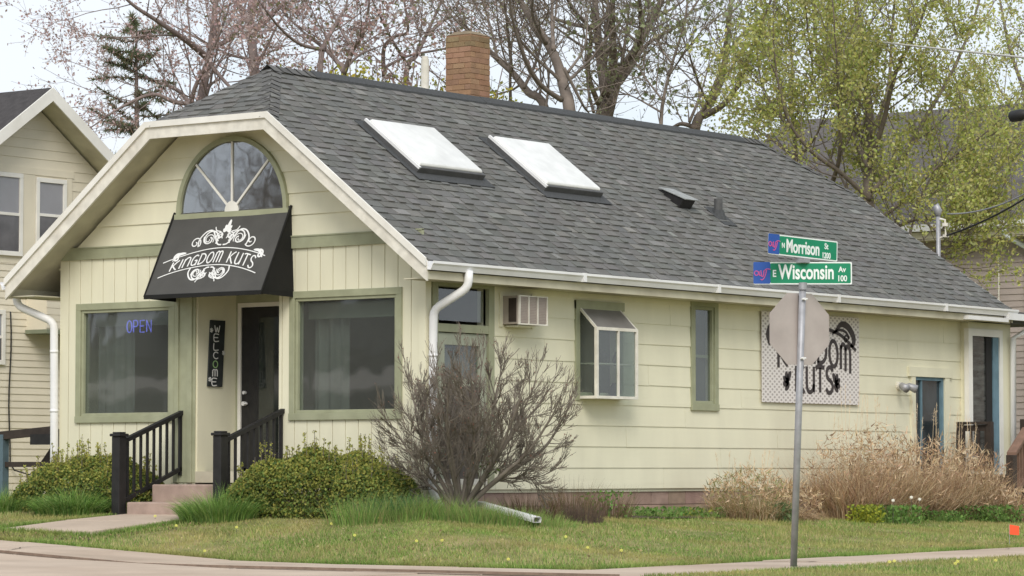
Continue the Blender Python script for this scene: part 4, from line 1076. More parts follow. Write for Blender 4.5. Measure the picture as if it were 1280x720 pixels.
# octagon plate behind the post
def frame_at(c, az):
    u = Vector((math.cos(az), math.sin(az), 0)); v = Vector((0, 0, 1)); n = u.cross(v); return u, v, n
toC = (CAM - top); toC.z = 0; toC.normalize()
u, v, n = frame_at(None, R(-24)); 
if n.dot(toC) < 0: n = -n
oc = at(1003, 411, K) - n * .05
a8 = .352; rr = a8 / math.cos(R(22.5))
Pts = [oc + u * rr * math.cos(R(22.5 + 45 * i)) + v * rr * math.sin(R(22.5 + 45 * i)) for i in range(8)]
mb = MB(); mb.prism(Pts, -n * .003); so = mb.build('stop_sign', M['signback'], sp); tag(so, 'bare metal back of octagonal stop sign')
mb = MB()
mb.prism([p - n * .0035 + (p - oc) * -.03 for p in Pts], -n * .001); mb.build('sign_face', mat('stop_red', (.5, .01, .015), .4, .03), so)
mb = MB()
for py in (374, 448):
    q = at(1002.4 if py < 400 else 1000.6, py, K)
    mb.tube([q + n * .05 - u * .03, q + n * .045 + u * .0, q + n * .05 + u * .03], .010, 8); mb.tube([q - n * .02, q + n * .06], .014, 8)
mb.build('bolt_bracket', M['alum'], sp)
mb = MB(); mb.tube([oc + n * .012 + v * .33, oc + n * .012 - v * .33], .016, 6); mb.build('backing_bar', M['dark'], sp)

def text_mesh(txt, size, fmap, m, parent, name, xs=1.0, ext=.002, align='LEFT'):
    cu_ = bpy.data.curves.new('t', 'FONT'); cu_.body = txt; cu_.size = size; cu_.align_x = align; cu_.extrude = ext; cu_.offset = .0028 * size / .12
    ob = bpy.data.objects.new('t', cu_); col.objects.link(ob)
    dg = bpy.context.evaluated_depsgraph_get(); dg.update()
    me = bpy.data.meshes.new_from_object(ob.evaluated_get(dg)); bpy.data.objects.remove(ob)
    for vt in me.vertices:
        c = vt.co; vt.co = fmap(c.x * xs, c.y, c.z)
    me.materials.clear(); me.materials.append(m); me.name = name
    o = bpy.data.objects.new(name, me); col.objects.link(o); o.parent = parent; o.location = -WL(parent); return o
def blade(c, az, L_, H_, label, parts, logo, tilt=0):
    u = Vector((math.cos(az), math.sin(az), 0)); n = u.cross(Vector((0, 0, 1)))
    if n.dot(toC) < 0: n = -n
    # u must run to the right in the picture
    if u.dot(_R) < 0: u = -u
    u = (u + Vector((0, 0, tilt))).normalized(); v = Vector((0, 0, 1)); v = (v - u * v.dot(u)).normalized()
    F3 = lambda a, b, h: c + u * (a - L_ / 2) + v * (b - H_ / 2) + n * h
    def rp_(x0, x1, z0, z1, h0, h1, mm, nm, par):
        mb = MB(); r_ = min(.012, (x1 - x0) / 4); P = []
        for (cx_, cz_, a0) in ((x1 - r_, z1 - r_, 0), (x0 + r_, z1 - r_, 90), (x0 + r_, z0 + r_, 180), (x1 - r_, z0 + r_, 270)):
            for k in range(4): P.append(F3(cx_ + r_ * math.cos(R(a0 + 30 * k)), cz_ + r_ * math.sin(R(a0 + 30 * k)), h0))
        mb.prism(P, n * (h1 - h0)); return mb.build(nm, mm, par)
    bo_ = rp_(0, L_, 0, H_, -.004, 0, M['signwhite'], 'street_name_blade', sp); tag(bo_, label)
    rp_(logo, L_ - .012, .012, H_ - .012, .0, .0015, M['signgreen'], 'green_field', bo_)
    rp_(-.002, logo, .006, H_ - .0, .0, .002, M['signblue'], 'logo_panel', bo_)
    for (txt, size, x, z, xs) in parts:
        text_mesh(txt, size, lambda a, b, h, x=x, z=z: F3(x + a, z + b, .0025 + h), M['signwhite'], bo_, 'lettering', xs)
    mb = MB(); fm_ = lambda a, b, h: F3(a, b, .0025 + h); q = H_ / .24; lx = logo / 2
    ribbon(mb, [(lx - .055 + .02 * math.cos(R(k)), .12 * q + .022 * math.sin(R(k))) for k in range(0, 361, 30)], .009, fm_, sm=False)
    ribbon(mb, [(lx - .03, .14 * q), (lx - .025, .10 * q), (lx - .01, .095 * q)], .009, fm_)
    ribbon(mb, [(lx - .012, .15 * q), (lx - .003, .09 * q), (lx + .012, .09 * q), (lx + .02, .15 * q)], .010, fm_)
    ribbon(mb, [(lx + .045, .155 * q), (lx + .03, .09 * q), (lx + .005, .05 * q), (lx - .015, .055 * q)], .009, fm_)
    ribbon(mb, [(lx + .02, .14 * q), (lx + .045, .165 * q), (lx + .085, .16 * q)], .008, fm_)
    mb.build('logo', M['pink'], bo_)
    return bo_
s_ = K / FPX
blade(at(1003.5, 341.5, K), R(-53), 123 * s_, 28 * s_, 'green street name blade reading E Wisconsin Av 100', [('E', .095, .185, .075, .8), ('Wisconsin', .20, .245, .055, .645), ('Av', .075, .835, .122, .85), ('100', .08, .82, .032, .82)], .165)
blade(at(1004.0, 309.5, K) , R(-12), .98, 25.5 * s_, 'upper green street name blade reading N Morrison St 1200', [('N', .07, .185, .075, .8), ('Morrison', .18, .245, .04, .70), ('St', .08, .79, .112, .85), ('1200', .08, .755, .02, .78)], .155, tilt=-.035)
mb = MB(); q = at(1003.5, 352, K); mb.tube([q + Vector((0, 0, -.08)), q + Vector((0, 0, -.01))], .042, 12)
q2 = at(1003.8, 326, K); mb.box(q2 - Vector((.05, .05, .02)), q2 + Vector((.05, .05, .02))); mb.build('bracket', M['galv'], sp)

# ------------------------------------------------------------ service mast with insulators and cables
MX, MY = 13.95, .87
ms = thing('service_mast', 'grey electrical service mast with weatherhead at the rear roof edge', 'mast', (MX, MY, 2.93))
mb = MB(); mb.tube([(MX, MY, 2.85), (MX, MY, 4.5)], .035, 10); mb.build('pipe', M['galv'], ms, smooth=True)
mb = MB(); mb.tube([(MX, MY, 4.46), (MX, MY, 4.54), (MX - .03, MY + .03, 4.62), (MX - .05, MY + .05, 4.60)], [.04, .065, .06, .02], 10); mb.build('weatherhead', M['galv'], ms, smooth=True)
mb = MB(); mb.tube([(MX, MY - .02, 4.42), (MX + .0, MY - .12, 4.40), (MX, MY - .13, 4.15), (MX, MY - .02, 4.12)], .018, 6); mb.tube([(MX, MY - .12, 4.30), (MX, MY - .12, 4.35)], .05, 8); mb.tube([(MX, MY - .13, 4.13), (MX, MY - .13, 4.17)], .05, 8); mb.build('insulator', M['oldwhite'], ms)

# street lamp / utility pole standing right of the frame, its lamp head reaching in
lamp_p = at(1269, 145, 47); pole_b = at(1420, 600, 45); pole_b.z = gz(pole_b.x, pole_b.y) - .3
up_pole = thing('utility_pole', 'black street lamp head on an arm reaching in at the right edge', 'utility pole', pole_b)
ptop = Vector((pole_b.x, pole_b.y, 8.5))
mb = MB(); mb.tube([pole_b, ptop], [.16, .12], 14); mb.build('pole', M['bark'], up_pole, smooth=True)
arm0 = Vector((pole_b.x, pole_b.y, lamp_p.z + .1)); dirl = (lamp_p - arm0)
mb = MB(); mb.tube([arm0, arm0.lerp(lamp_p, .5) + Vector((0, 0, .12)), lamp_p + Vector((0, 0, .03)) - dirl.normalized() * .1], .03, 8); mb.build('arm', M['black'], up_pole, smooth=True)
mb = MB(); dn = dirl.normalized(); mb.tube([lamp_p - dn * .25, lamp_p - dn * .1, lamp_p + dn * .06, lamp_p + dn * .12], [.05, .09, .085, .02], 10); mb.build('lamp_head', M['black'], up_pole, smooth=True)
def cable(a, b, sag, r, m, name, label):
    a, b = Vector(a), Vector(b); P = [a.lerp(b, i / 24) - Vector((0, 0, sag * 4 * (i / 24) * (1 - i / 24))) for i in range(25)]
    mb = MB(); mb.tube(P, r, 6); o = mb.build(name, m, None, origin=tuple(a), smooth=True); tag(o, label, 'cable'); return o
cable((MX, MY - .13, 4.15), (pole_b.x, pole_b.y, 5.5), .22, .016, M['black'], 'service_cable', 'thin dark service cable running from the mast up to the right')
cable((MX + .1, MY - .1, 4.5), (pole_b.x, pole_b.y, 5.7), .42, .012, M['galv'], 'service_cable', 'thin grey service cable above the dark one at the mast')
farp = at(560, -38, 85)
cable(farp, (pole_b.x, pole_b.y, 6.15), .25, .016, mat('pale_cable', (.55, .53, .48), .6, .05), 'overhead_wire', 'pale overhead wire crossing in front of the leafing tree at upper right')

# ------------------------------------------------------------ fallen drain extension and marker flag
mb = MB(); a = Vector((.0, -1.15, .09)); b = Vector((.35, -1.9, -.06))
dr0 = at(600, 630, 37.9); dr1 = at(672, 650, 36.9)
ax = (dr1 - dr0).normalized(); sd_ = ax.cross(Vector((0, 0, 1))).normalized(); upn = sd_.cross(ax)
prof_ = [(-.05, -.032), (.05, -.032), (.055, 0), (.05, .032), (-.05, .032), (-.055, 0)]
for i in range(6):
    p, q = prof_[i], prof_[(i + 1) % 6]
    mb.face([dr0 + sd_ * p[0] + upn * p[1], dr0 + sd_ * q[0] + upn * q[1], dr1 + sd_ * q[0] + upn * q[1], dr1 + sd_ * p[0] + upn * p[1]])
    p, q = (p[0] * .9, p[1] * .9), (q[0] * .9, q[1] * .9)
    mb.face([dr1 + sd_ * p[0] + upn * p[1], dr1 + sd_ * q[0] + upn * q[1], dr0 + sd_ * q[0] + upn * q[1], dr0 + sd_ * p[0] + upn * p[1]])
dro = mb.build('drain_extension', M['alum'], None, origin=tuple(dr0)); tag(dro, 'white metal drain pipe lying on the ground beside the bare shrub', 'drain pipe')
fg = Vector((4.9, -5.15, 0)); fg.z = gz(4.9, -5.15)
flg = thing('marker_flag', 'small orange utility marker flag in the lawn at the right edge', 'flag', fg)
mb = MB(); mb.tube([fg, fg + Vector((0, 0, .27))], .003, 6); mb.build('wire', M['galv'], flg)
mb = MB(); mb.prism([fg + Vector((0, 0, .15)), fg + Vector((.08, -.09, .14)), fg + Vector((.08, -.09, .25)), fg + Vector((0, 0, .27))], (.001, .001, 0)); mb.build('flag_cloth', M['orange'], flg)

# ------------------------------------------------------------ VEGETATION
def rdir(): 
    z = rnd(-1, 1); a = rnd(0, 6.283); s = math.sqrt(1 - z * z); return Vector((s * math.cos(a), s * math.sin(a), z))
def leafq(mb, p, s, c, d=None):
    n_ = (d or rdir()); a = n_.cross(rdir());
    if a.length < .05: a = n_.cross(Vector((0, 0, 1.01)))
    a.normalize(); b = n_.cross(a).normalized()
    mb.face([p - a * s * .5, p + b * s * .32, p + a * s * .5, p - b * s * .32], c)
def twigs(mb, p, d, L_, r, lvl, tips, wob=.28, up=.10, nch=(5, 4, 4, 3), ratio=.55, ang=(25, 60), sides=(6, 5, 4, 3, 3), minr=.006):
    seg = max(3, min(9, int(L_ / .35) + 2)); path = [p]; rad = [r]; dd = Vector(d).normalized(); st = L_ / seg; dirs = [dd]
    for i in range(seg):
        dd = (dd + rdir() * wob * .5 + Vector((0, 0, up))).normalized(); path.append(path[-1] + dd * st); dirs.append(dd)
        rad.append(max(minr * .6, r * (1 - .72 * (i + 1) / seg)))
    mb.tube(path, rad, sides[min(lvl, len(sides) - 1)], cap=False)
    tips.append((path[-1], dirs[-1], lvl))
    if lvl >= len(nch): 
        tips.append((path[seg // 2], dirs[seg // 2], lvl)); return
    for k in range(nch[lvl]):
        t = rnd(.22, .98); i = min(seg - 1, int(t * seg)); q = path[i].lerp(path[i + 1], t * seg - i)
        s = dirs[i].cross(rdir()).normalized(); a = R(rnd(*ang)); nd = dirs[i] * math.cos(a) + s * math.sin(a)
        twigs(mb, q, nd, L_ * ratio * rnd(.7, 1.25) * (1.15 - .4 * t), max(minr, rad[i] * .55), lvl + 1, tips, wob, up, nch, ratio, ang, sides, minr)
def limb(mb, pts, r0, r1, tips, n_side=10, jit=0, **kw):
    """pts: list of 3D points; spawns branches along it"""
    pts = [Vector(p) for p in pts]; P = []
    for i in range(len(pts) - 1):
        p0 = pts[max(i - 1, 0)]; p1 = pts[i]; p2 = pts[i + 1]; p3 = pts[min(i + 2, len(pts) - 1)]
        for k in range(5):
            t = k / 5; P.append(.5 * (2 * p1 + (p2 - p0) * t + (2 * p0 - 5 * p1 + 4 * p2 - p3) * t * t + (3 * p1 - p0 - 3 * p2 + p3) * t ** 3))
    P.append(pts[-1]); n_ = len(P); rad = [r0 + (r1 - r0) * i / (n_ - 1) for i in range(n_)]
    mb.tube(P, rad, 9, cap=True)
    nb = kw.pop('nb', 6); bl = kw.pop('bl', 2.2); t0 = kw.pop('t0', .2)
    for k in range(nb):
        t = t0 + (1 - t0) * (k + rnd(0, 1)) / nb; i = min(n_ - 2, int(t * (n_ - 1))); d = (P[i + 1] - P[i]).normalized()
        s = d.cross(rdir()).normalized(); a = R(rnd(30, 70)); nd = d * math.cos(a) + s * math.sin(a)
        twigs(mb, P[i], nd, bl * rnd(.7, 1.2) * (1.1 - .4 * t), max(kw.get('minr', .006) * 2, rad[i] * .36), 1, tips, **kw)
    twigs(mb, P[-1], (P[-1] - P[-2]).normalized(), bl, r1 * .9, 1, tips, **kw)
def tree(name, label, trunk_mat, limbs, dist, depth_j, leaf=None, group=None, kw=None, seed=1, rs=.66):
    """limbs: (pixel polyline, r0, r1, depth offsets) measured in the photo at distance dist; first is the trunk and starts at its foot"""
    random.seed(seed); kw = kw or {}
    root = None; mb = MB(); tips = []
    for li, (pp, r0, r1, dz) in enumerate(limbs):
        pts = []; r0 *= rs; r1 *= rs * .8
        for i, (x, y) in enumerate(pp):
            pts.append(at(x, y, dist + dz * i / max(1, len(pp) - 1)))
        if li == 0:
            f = Vector(pts[0]); f.z = gz(f.x, f.y) - .1; f.x += rnd(-.1, .1)
            root = thing(name, label, 'tree', f, group)
            mb.tube([f, f.lerp(pts[0], .5), pts[0]], [r0 * 1.35, r0 * 1.1, r0], 10)
        limb(mb, pts, r0, r1, tips, **dict(kw))
    mb.build('trunk', trunk_mat, root, smooth=True)
    if leaf:
        lb = MB(); cols, size, per, spread, lv = leaf
        for (p, d, l) in tips:
            if l < lv: continue
            for k in range(per if isinstance(per, int) else random.randint(*per)):
                c = vary(random.choice(cols), .22, .06)
                leafq(lb, p + rdir() * rnd(0, spread) - d * rnd(0, spread), size * rnd(.6, 1.4), c)
        lb.build('crown', M['leaf'], root)
    return root
PINK = [(.62, .46, .44), (.52, .36, .34), (.70, .58, .57), (.44, .30, .26)]
bare = dict(nb=7, bl=2.2, nch=(5, 4, 5), wob=.34, up=.05, minr=.004)
GRP = 'budding trees behind the shop'
pinkleaf = (PINK, .06, (3, 5), .22, 3)
# two branching trees on the left
tree('budding_tree', 'crooked brown tree with pinkish buds behind the gable peak at left', M['bark2'], [
    ([(255, 260), (252, 190), (247, 165), (252, 120), (262, 70), (268, 20), (272, -40)], .20, .09, 1.5),
    ([(262, 75), (245, 60), (225, 45), (195, 25), (165, 5), (130, -30)], .11, .04, -2),
    ([(248, 160), (238, 150), (242, 115), (255, 85)], .10, .06, -.8), ([(250, 150), (225, 115), (190, 100), (165, 88)], .085, .03, 2),
    ([(252, 130), (220, 128), (190, 118), (150, 135), (120, 155)], .08, .03, -1), ([(262, 60), (285, 50), (300, 30), (310, -10)], .09, .03, 1.5),
    ([(256, 72), (275, 95), (292, 115), (305, 140)], .075, .03, -1)], 62, 1, pinkleaf, GRP, bare, 5)
tree('budding_tree', 'straight brown budding tree just left of the hip of the roof', M['bark2'], [
    ([(321, 220), (318, 92), (313, 30), (318, -30)], .20, .12, 1), ([(313, 30), (295, 0), (285, -30)], .13, .06, 1), ([(316, 40), (340, 20), (365, -10)], .09, .04, -1), ([(318, 75), (335, 66), (360, 55)], .05, .02, 1)],
     66, 1, (PINK, .06, (1, 3), .2, 3), GRP, dict(bare, nb=7), 9)
tree('budding_tree', 'bushy pink-budding tree behind the front end of the ridge', M['bark2'], [
    ([(428, 200), (430, 95), (422, 78), (405, 60), (385, 45)], .10, .05, 1), ([(430, 92), (442, 60), (455, 40), (462, 0)], .08, .04, -1), ([(400, 90), (404, 60), (420, 30), (432, 10)], .09, .05, 1.6),
    ([(404, 62), (375, 55), (350, 35), (330, 10)], .06, .03, -1.6), ([(432, 85), (450, 68), (470, 60)], .05, .03, 1), ([(440, 60), (425, 35), (410, 5)], .05, .03, 2)], 60, 1, (PINK + [(.2, .2, .1)], .075, (2, 4), .26, 3), GRP, dict(bare, nb=6, bl=1.9), 12)
tree('budding_tree', 'bushy pink-budding tree left of the chimney', M['bark2'], [
    ([(505, 200), (508, 90), (520, 70), (532, 45), (548, 10)], .10, .05, 1), ([(480, 96), (480, 60), (495, 45), (510, 38), (505, 0)], .07, .04, -1), ([(480, 85), (510, 70), (550, 62), (580, 55)], .05, .03, 1),
    ([(532, 45), (560, 20), (580, -10)], .05, .03, 2), ([(512, 85), (490, 50), (470, 10)], .06, .03, -2)], 64, 1, (PINK + [(.22, .22, .12), (.30, .30, .16)], .075, (2, 4), .26, 3), GRP, dict(bare, nb=6, bl=2.0), 15)
# big bare trees
bb = dict(nb=6, bl=2.3, nch=(4, 4, 3), wob=.28, up=.12, minr=.006)
BUD = [(.30, .28, .16), (.40, .42, .22), (.30, .24, .18)]
tree('bare_tree', 'large bare forked tree rising above the second skylight', M['bark'], [
    ([(752, 260), (755, 150), (760, 118), (772, 98)], .30, .22, .5),
    ([(772, 100), (790, 75), (805, 40), (825, 5), (840, -40)], .19, .08, 2), ([(765, 105), (766, 60), (765, 20), (768, -40)], .14, .08, -1.5),
    ([(757, 118), (750, 70), (745, 20), (742, -30)], .16, .09, 1), ([(780, 85), (800, 50), (800, 10), (795, -40)], .11, .05, -2), ([(748, 130), (735, 90), (738, 40), (715, 10), (700, -20)], .08, .04, -2),
    ([(790, 78), (815, 50), (850, 30), (880, -10)], .07, .03, 1.5), ([(745, 35), (715, 30), (690, 20), (680, 0)], .07, .03, 1.5), ([(742, 140), (735, 110), (732, 60)], .05, .03, 1.5)], 60, 1, (BUD, .045, (1, 2), .16, 3), 'bare trees behind the ridge', dict(bb, nb=5), 21)
tree('bare_tree', 'bare tree leaning left between the chimney and the forked tree', M['bark'], [
    ([(722, 260), (712, 140), (705, 110), (697, 80), (685, 55), (665, 25), (650, 0), (640, -30)], .22, .10, 1.5),
    ([(702, 125), (675, 105), (655, 70), (640, 20), (635, -30)], .09, .04, -2), ([(705, 85), (728, 130), (735, 140)], .06, .03, .5), ([(692, 62), (690, 20), (692, -20)], .08, .04, 2),
    ([(683, 55), (665, 15), (672, -20)], .07, .03, -1), ([(710, 90), (730, 60), (735, 20)], .05, .02, 1)], 56, 1, (BUD, .045, (1, 2), .16, 3), 'bare trees behind the ridge', bb, 25, .55)
tree('bare_tree', 'thin bare tree with a slanting limb right beside the chimney', M['bark'], [
    ([(700, 260), (682, 138), (660, 115), (640, 90), (618, 70), (600, 50), (575, 30)], .14, .05, 1.5),
    ([(640, 90), (635, 40), (630, 0)], .05, .03, -1), ([(655, 110), (675, 60), (668, 10)], .05, .03, 1.5), ([(622, 75), (612, 30), (600, -10)], .045, .02, 1), ([(638, 130), (638, 80), (642, 30)], .05, .02, -1), ([(682, 138), (685, 90), (665, 50)], .04, .02, .5)], 58, 1, (BUD, .045, (1, 2), .16, 3), 'bare trees behind the ridge', dict(bb, nb=8, bl=2.0), 29)
tree('bare_tree', 'bare curving tree with two upswept stems left of the leafing tree', M['bark'], [
    ([(845, 300), (868, 165), (880, 140), (895, 115), (905, 85), (910, 40), (915, -10)], .16, .08, 1), ([(880, 145), (905, 130), (925, 100), (940, 60), (955, 20)], .10, .05, -1.5), ([(870, 160), (850, 155), (830, 168)], .08, .04, 1),
    ([(862, 152), (875, 120), (885, 85)], .05, .02, 1), ([(908, 70), (930, 40), (960, 25)], .05, .02, 1), ([(885, 130), (870, 95), (860, 60)], .04, .02, -1)], 60, 1, ([(.22, .22, .12), (.32, .36, .17), (.2, .16, .12)], .06, (0, 2), .15, 3), 'bare trees behind the ridge', dict(bb, nb=6, bl=2.0), 33)
tree('young_leafing_tree', 'slender tree with sparse pale leaves between the two bare trees', M['bark'], [
    ([(824, 280), (826, 160), (830, 120), (840, 80), (855, 30), (862, -20)], .06, .03, .5), ([(828, 125), (805, 95), (790, 70)], .03, .02, .5), ([(836, 95), (860, 60), (880, 35)], .03, .015, -.5), ([(826, 140), (800, 125), (785, 118)], .03, .015, 1), ([(840, 80), (820, 50), (812, 20)], .03, .02, 1)],
     57, 1, ([(.34, .38, .20), (.28, .32, .15), (.42, .42, .28)], .10, (1, 2), .25, 3), None, dict(nb=6, bl=1.5, nch=(4, 4, 3), wob=.3, up=.1, minr=.006), 37)
# big leafing tree on the right
GRN = [(.47, .50, .13), (.54, .55, .18), (.35, .41, .12), (.60, .60, .28), (.50, .46, .18)]
def gt(limbs, nm, lab, dist, seed, **k):
    return tree(nm, lab, M['bark'], limbs, dist, 1, (GRN, .064, (11, 17), .34, 2), None, dict(dict(nb=11, bl=1.8, nch=(5, 4, 3), wob=.28, up=.13, minr=.006, ang=(20, 55)), **k), seed)
gt([([(1092, 420), (1090, 300), (1085, 235), (1088, 180), (1085, 120), (1075, 60), (1070, 0), (1066, -50)], .17, .05, 1), ([(1088, 200), (1105, 150), (1120, 90), (1150, 30), (1165, -30)], .08, .03, -2), ([(1087, 210), (1060, 160), (1035, 110), (1020, 50), (1015, -20)], .08, .03, 2),
    ([(1090, 240), (1130, 195), (1155, 150), (1190, 90), (1215, 30), (1230, -20)], .08, .03, 1.5), ([(1088, 250), (1050, 215), (1015, 190), (985, 150), (970, 90)], .07, .03, -1.5), ([(1040, 230), (1050, 190), (1048, 120), (1045, 60)], .07, .03, -2), ([(1090, 170), (1110, 110), (1115, 40), (1120, -20)], .06, .03, 2),
    ([(1092, 280), (1130, 250), (1165, 215), (1200, 190), (1240, 160)], .06, .02, -1), ([(1095, 300), (1120, 285), (1150, 275), (1185, 300), (1215, 305)], .05, .02, -1.5), ([(1120, 330), (1135, 300), (1150, 250), (1175, 200)], .05, .02, 1), ([(1160, 360), (1155, 330), (1170, 320), (1200, 300)], .04, .02, -1)],
   'leafing_tree', 'large tree with fresh yellow-green leaves behind the rear of the shop roof', 56, 41)
gt([([(1000, 400), (995, 200), (990, 140), (990, 80), (985, 10), (984, -40)], .07, .03, 1), ([(993, 170), (965, 130), (950, 95), (945, 40)], .04, .02, 1.5), ([(992, 150), (1015, 100), (1010, 40), (1005, -10)], .04, .02, -1.5), ([(996, 200), (965, 175), (940, 160)], .04, .02, 1), ([(996, 200), (1020, 170), (1035, 130)], .04, .02, -1)],
   'leafing_tree', 'slimmer yellow-green leafing tree at the left flank of the large one', 58, 47, nb=6, bl=1.3, nch=(4, 4, 2))
gt([([(1320, 420), (1300, 200), (1285, 130), (1262, 60), (1250, 0)], .10, .04, 1), ([(1290, 150), (1255, 120), (1240, 90)], .05, .02, 1), ([(1280, 110), (1290, 60), (1290, 0)], .05, .02, -1), ([(1300, 230), (1262, 190), (1240, 180)], .05, .02, -1)],
   'leafing_tree', 'sparse leafing tree at the upper right edge of the view', 66, 51, nb=5, bl=1.5, nch=(4, 3, 2))
# conifer
random.seed(61)
cf = at(172, 260, 63); cf.z = gz(cf.x, cf.y) - .1
con = thing('conifer_tree', 'thin scraggly conifer with sparse green boughs left of the crooked budding tree', 'tree', cf)
mb = MB(); lf = MB(); topc = at(170, 25, 63); mb.tube([cf, cf.lerp(topc, .5) + Vector((.05, 0, 0)), topc], [.16, .09, .02], 8)
for k in range(70):
    t = .45 + .55 * (k / 70) ** .8; p = cf.lerp(topc, t); a = rnd(0, 6.28); L_ = (1.15 - t) * 2.6 * rnd(.5, 1.15) + .25
    if random.random() < .25: continue
    d = Vector((math.cos(a), math.sin(a), rnd(-.1, .35))); pts = [p]
    for i in range(5): d = (d + rdir() * .2).normalized(); pts.append(pts[-1] + d * L_ / 5)
    mb.tube(pts, [.025, .02, .016, .012, .008, .004], 4, cap=False)
    for i in range(1, 6):
        for j in range(34):
            q = pts[i - 1].lerp(pts[i], rnd(0, 1)); dd = (d * .5 + rdir()).normalized(); s = dd.cross(rdir()).normalized() * .014; l = rnd(.09, .2)
            lf.face([q - s, q + s, q + dd * l], vary(random.choice([(.17, .23, .12), (.20, .24, .13), (.30, .22, .15)]), .25))
mb.build('trunk', M['bark2'], con); lf.build('crown', M['leaf'], con)

# yellowish forsythia-like shrubs behind the ridge
random.seed(63)
for (px, py, wd_, ht, d_, lab) in ((445, 108, 1.5, 3.0, 52, 'yellow-green shrub behind the ridge, the one nearer the gable'), (505, 122, 1.7, 3.0, 53, 'yellow-green shrub behind the ridge next to the white vent pipe')):
    p = at(px, py, d_); p0 = Vector(p); p0.z = gz(p.x, p.y) - .1
    root = thing('flowering_shrub', lab, 'shrub', p0, 'yellow shrubs behind the ridge'); mb = MB(); tips = []
    for k in range(16):
        a = rnd(0, 6.28); base = p0 + Vector((.3 * math.cos(a), .3 * math.sin(a), 0)); tip = Vector((p.x + rnd(-1, 1) * wd_ * .8, p.y + rnd(-1, 1) * wd_ * .8, p.z + rnd(-.2, .75)))
        mb.tube([base, base.lerp(tip, .5) + Vector((0, 0, .3)), tip], [.03, .02, .008], 4)
        twigs(mb, base.lerp(tip, .7), tip - base, 1.3, .012, 2, tips, nch=(0, 0, 5, 3))
    mb.build('stem', M['bark2'], root)
    lb = MB()
    for (q, d, l) in tips:
        for k in range(14): leafq(lb, q + rdir() * rnd(0, .35), rnd(.05, .10), vary(random.choice([(.46, .40, .05), (.34, .33, .06), (.26, .27, .07)]), .2))
    lb.build('foliage', M['leaf'], root)

# bare twiggy shrub at the corner
random.seed(70)
bs = Vector(at(575, 634, 37.6)); bs.z = gz(bs.x, bs.y) - .03
shr = thing('bare_shrub', 'large bare fan-shaped twiggy shrub in front of the shop corner', 'shrub', bs)
mb = MB(); tips = []
def pxs(pp, dz): return [at(x, y, 37.6 + dz * i / max(1, len(pp) - 1)) for i, (x, y) in enumerate(pp)]
SH = [([(572, 632), (568, 590), (560, 540), (548, 490)], .045, -.5), ([(570, 632), (552, 585), (530, 540), (515, 495)], .035, .2), ([(580, 632), (596, 580), (612, 530), (620, 490)], .035, -.2), ([(586, 632), (612, 588), (640, 545), (670, 510)], .035, .1), ([(578, 632), (585, 580), (590, 530), (600, 480)], .05, .5), ([(568, 632), (548, 595), (530, 560), (520, 520)], .04, .4), ([(565, 632), (540, 600), (515, 570), (495, 540)], .03, -.3),
      ([(582, 632), (605, 595), (630, 550), (650, 500)], .045, -.5), ([(585, 632), (615, 605), (645, 585), (680, 560), (700, 530)], .05, .4), ([(588, 630), (620, 600), (660, 565), (690, 520)], .045, -.3), ([(576, 632), (572, 580), (578, 520), (575, 470)], .04, .7),
      ([(570, 632), (555, 580), (535, 520), (530, 480)], .035, .8), ([(580, 632), (600, 570), (615, 520), (625, 470)], .04, .8), ([(566, 632), (535, 605), (505, 585)], .022, .5), ([(574, 632), (560, 560), (560, 490)], .035, -.8), ([(584, 632), (610, 585), (640, 540), (665, 490)], .035, .9), ([(580, 630), (592, 560), (590, 480)], .03, -.9),
      ([(590, 622), (625, 600), (650, 598), (668, 596)], .022, .3)]
for pp, r, dz in SH:
    limb(mb, pxs(pp, dz), r * .72, r * .22, tips, nb=14, bl=.43, nch=(0, 6, 5), wob=.26, up=.16, minr=.0036, ang=(12, 36), t0=.25, ratio=.62)
mb.build('stems', M['twig'], shr)
lb = MB()
for (p, d, l) in tips[::9]: leafq(lb, p, rnd(.015, .03), vary((.30, .16, .12), .3))
for k in range(60): leafq(lb, at(612, 585, 37.5) + rdir() * rnd(0, .13), .05, vary((.15, .2, .06), .3))
lb.build('buds', M['leaf'], shr)

